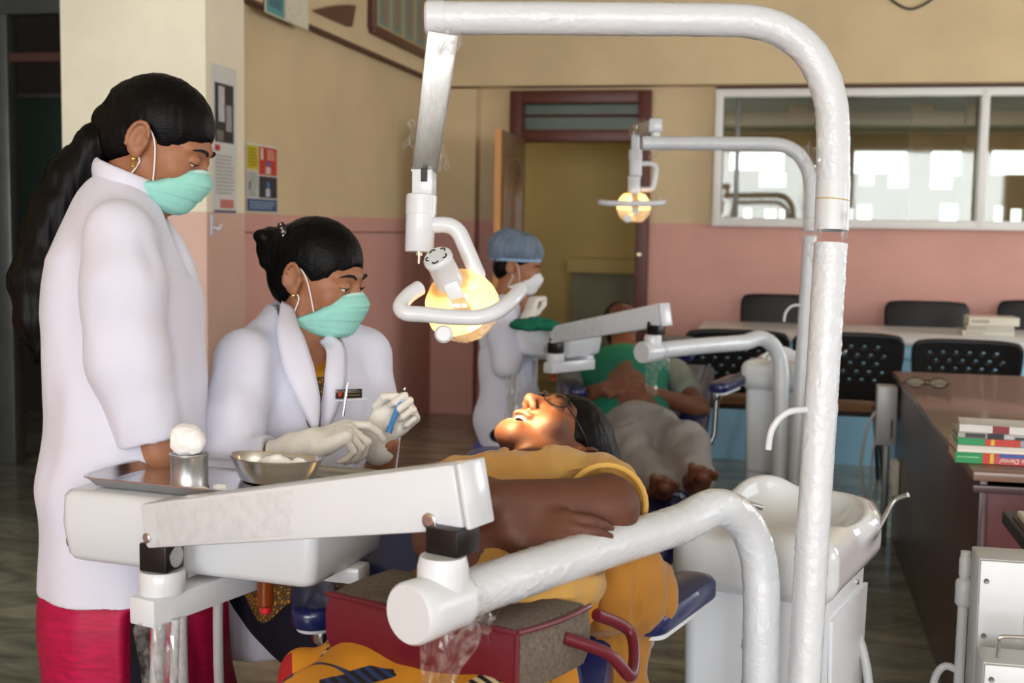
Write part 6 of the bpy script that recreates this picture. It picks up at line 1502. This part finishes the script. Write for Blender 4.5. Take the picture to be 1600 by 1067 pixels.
# ------------------------------------------------------------------ 5. man lying in the far chair
P5 = person(Vector((-.55, 5.1, .55)), 'barefoot man in green shirt and grey trousers lying in the far chair', 'skin_dark')
u5 = (HF*.86+ZU*.36+HR*-.14).normalized(); f5 = ZU*.9-HF*.42; H5 = Fr(at(971, 507, 5.95), f5-u5*f5.dot(u5), u5, 1.02)
sa = at(898, 590, 5.72); sb = at(1052, 586, 5.72); ch5 = at(974, 585, 5.6); be5 = at(978, 625, 5.35); hi5 = at(1000, 672, 5.1)
S = SDF(Vector((-1.05, 4.05, .35)), Vector((0, 6.3, 1.15)), .0056)
head_sdf(S, H5); S.chain([H5.p(0, -.02, -.05), at(974, 552, 5.78)], [.054, .064], .02); S.chain([at(974, 575, 5.7), be5, hi5], [.12, .12, .12], .05)
ea = at(890, 628, 5.35); eb = at(1092, 638, 5.35); wa = at(945, 607, 5.2); wb = at(1008, 612, 5.2)
limb(S, [sa, ea, wa], [.055, .044, .03]); limb(S, [sb, eb, wb], [.055, .044, .03])
hand(S, wa, (at(1000, 600, 5.17)-wa), -ZU*.8+HF*.6, ZU*.4+HF, ((14, 22, 14), (16, 24, 14), (18, 26, 14), (20, 26, 14)), ((.045, .04, .0), (.055, .07, .0), (.052, .095, .0)), 1.0, spread=.16)
hand(S, wb, (at(952, 606, 5.15)-wb), -ZU*.8+HF*.6, ZU*.4+HF, ((14, 22, 14), (16, 24, 14), (18, 26, 14), (20, 26, 14)), ((.045, .04, .0), (.055, .07, .0), (.052, .095, .0)), 1.0, spread=.16)
legs = []
for (kx, ky, kz), (ax, ay, az), (tx, ty, tz) in (((980, 708, 4.75), (1030, 768, 4.35), (1050, 742, 4.27)), ((1068, 698, 4.72), (1088, 752, 4.33), (1096, 738, 4.28))):
    kn, an, ft = at(kx, ky, kz), at(ax, ay, az), at(tx, ty, tz); legs.append((kn, an)); limb(S, [hi5, kn, an, an+(an-kn).normalized()*.03], [.09, .062, .042, .036], .03)
    toe = an+ZU*.05-HF*.15; S.chain([an-HF*.02, an+ZU*.03-HF*.08, toe], [.036, .038, .027], .02)
    for k in range(5):
        b_ = toe+HR*(k-2)*.0205; S.add(cone(b_-ZU*.012+HF*.01, b_+ZU*(.034-.005*k)-HF*.018, .0095, (.0145, .0105, .0102, .0098, .0092)[k]), .0025)
obj('body', S.mesh('body'), 'skin_dark', P5, smooth=True); face_parts(P5, H5, .95, (0, 1, 0))
S = SDF(H5.o-Vector((.2,)*3), H5.o+Vector((.2,)*3), .0065); hair_sdf(S, H5, .012); obj('hair', S.mesh('hair'), 'hair', P5, smooth=True)
S = SDF(H5.o-Vector((.2,)*3), H5.o+Vector((.2,)*3), .005); S.chain([H5.p(-.066, 0, -.04), H5.p(-.045, .04, -.085), H5.p(0, .065, -.105), H5.p(.045, .04, -.085), H5.p(.066, 0, -.04)], [.008, .014, .02, .014, .008], .012)
MATS['beard'] = mat('short_beard', (40, 28, 24), .8, var=.2, vs=60); obj('beard', S.mesh('beard'), 'beard', P5, smooth=True)
tn5 = (sb-sa).normalized(); cn5 = np.array((0, -.42, .91))
S = SDF(Vector((-1.15, 4.85, .4)), Vector((.0, 6.1, 1.05)), .009)
S.chain([at(974, 588, 5.74), ch5, be5, at(985, 655, 5.18)], [.15, .19, .175, .165], .05, (cn5, .62)); S.chain([at(974, 572, 5.74), sa], [.07, .07], .05); S.chain([at(974, 572, 5.74), sb], [.07, .07], .05)
S.sub(cone(at(974, 535, 5.78), at(974, 560, 5.68), .066, .062), .006)
for s_ in (-1, 1): S.cut(at(974, 600, 5.6)+tn5*s_*.235, tn5*s_+HF*.25, .006)
obj('shirt', S.mesh('shirt', folds((10, 10, 10), .006, 6)), 'green_shirt', P5, smooth=True)
for a, b in ((sa, ea), (sb, eb)):
    S = SDF(Vector((min(a.x, b.x)-.13, min(a.y, b.y)-.13, min(a.z, b.z)-.13)), Vector((max(a.x, b.x)+.13, max(a.y, b.y)+.13, max(a.z, b.z)+.13)), .009)
    S.chain([a, a.lerp(b, .55)], [.078, .068], .03); obj('sleeve', S.mesh('sleeve', folds((12, 12, 12), .005, 2)), 'heather', P5, smooth=True)
S = SDF(Vector((-1.1, 4.0, .25)), Vector((.1, 5.5, .95)), .009)
S.chain([at(990, 662, 5.2), hi5], [.16, .165], .05, (np.array((0, 0, 1.)), .7))
for kn, an in legs: S.chain([hi5+(kn-hi5)*.15, kn, kn.lerp(an, .88)], [.118, .092, .075], .04)
for kn, an in legs: S.cut(kn.lerp(an, .86), an-kn, .004) if False else None
obj('trousers', S.mesh('trousers', folds((14, 8, 14), .010, 7)), 'grey_cloth', P5, smooth=True)
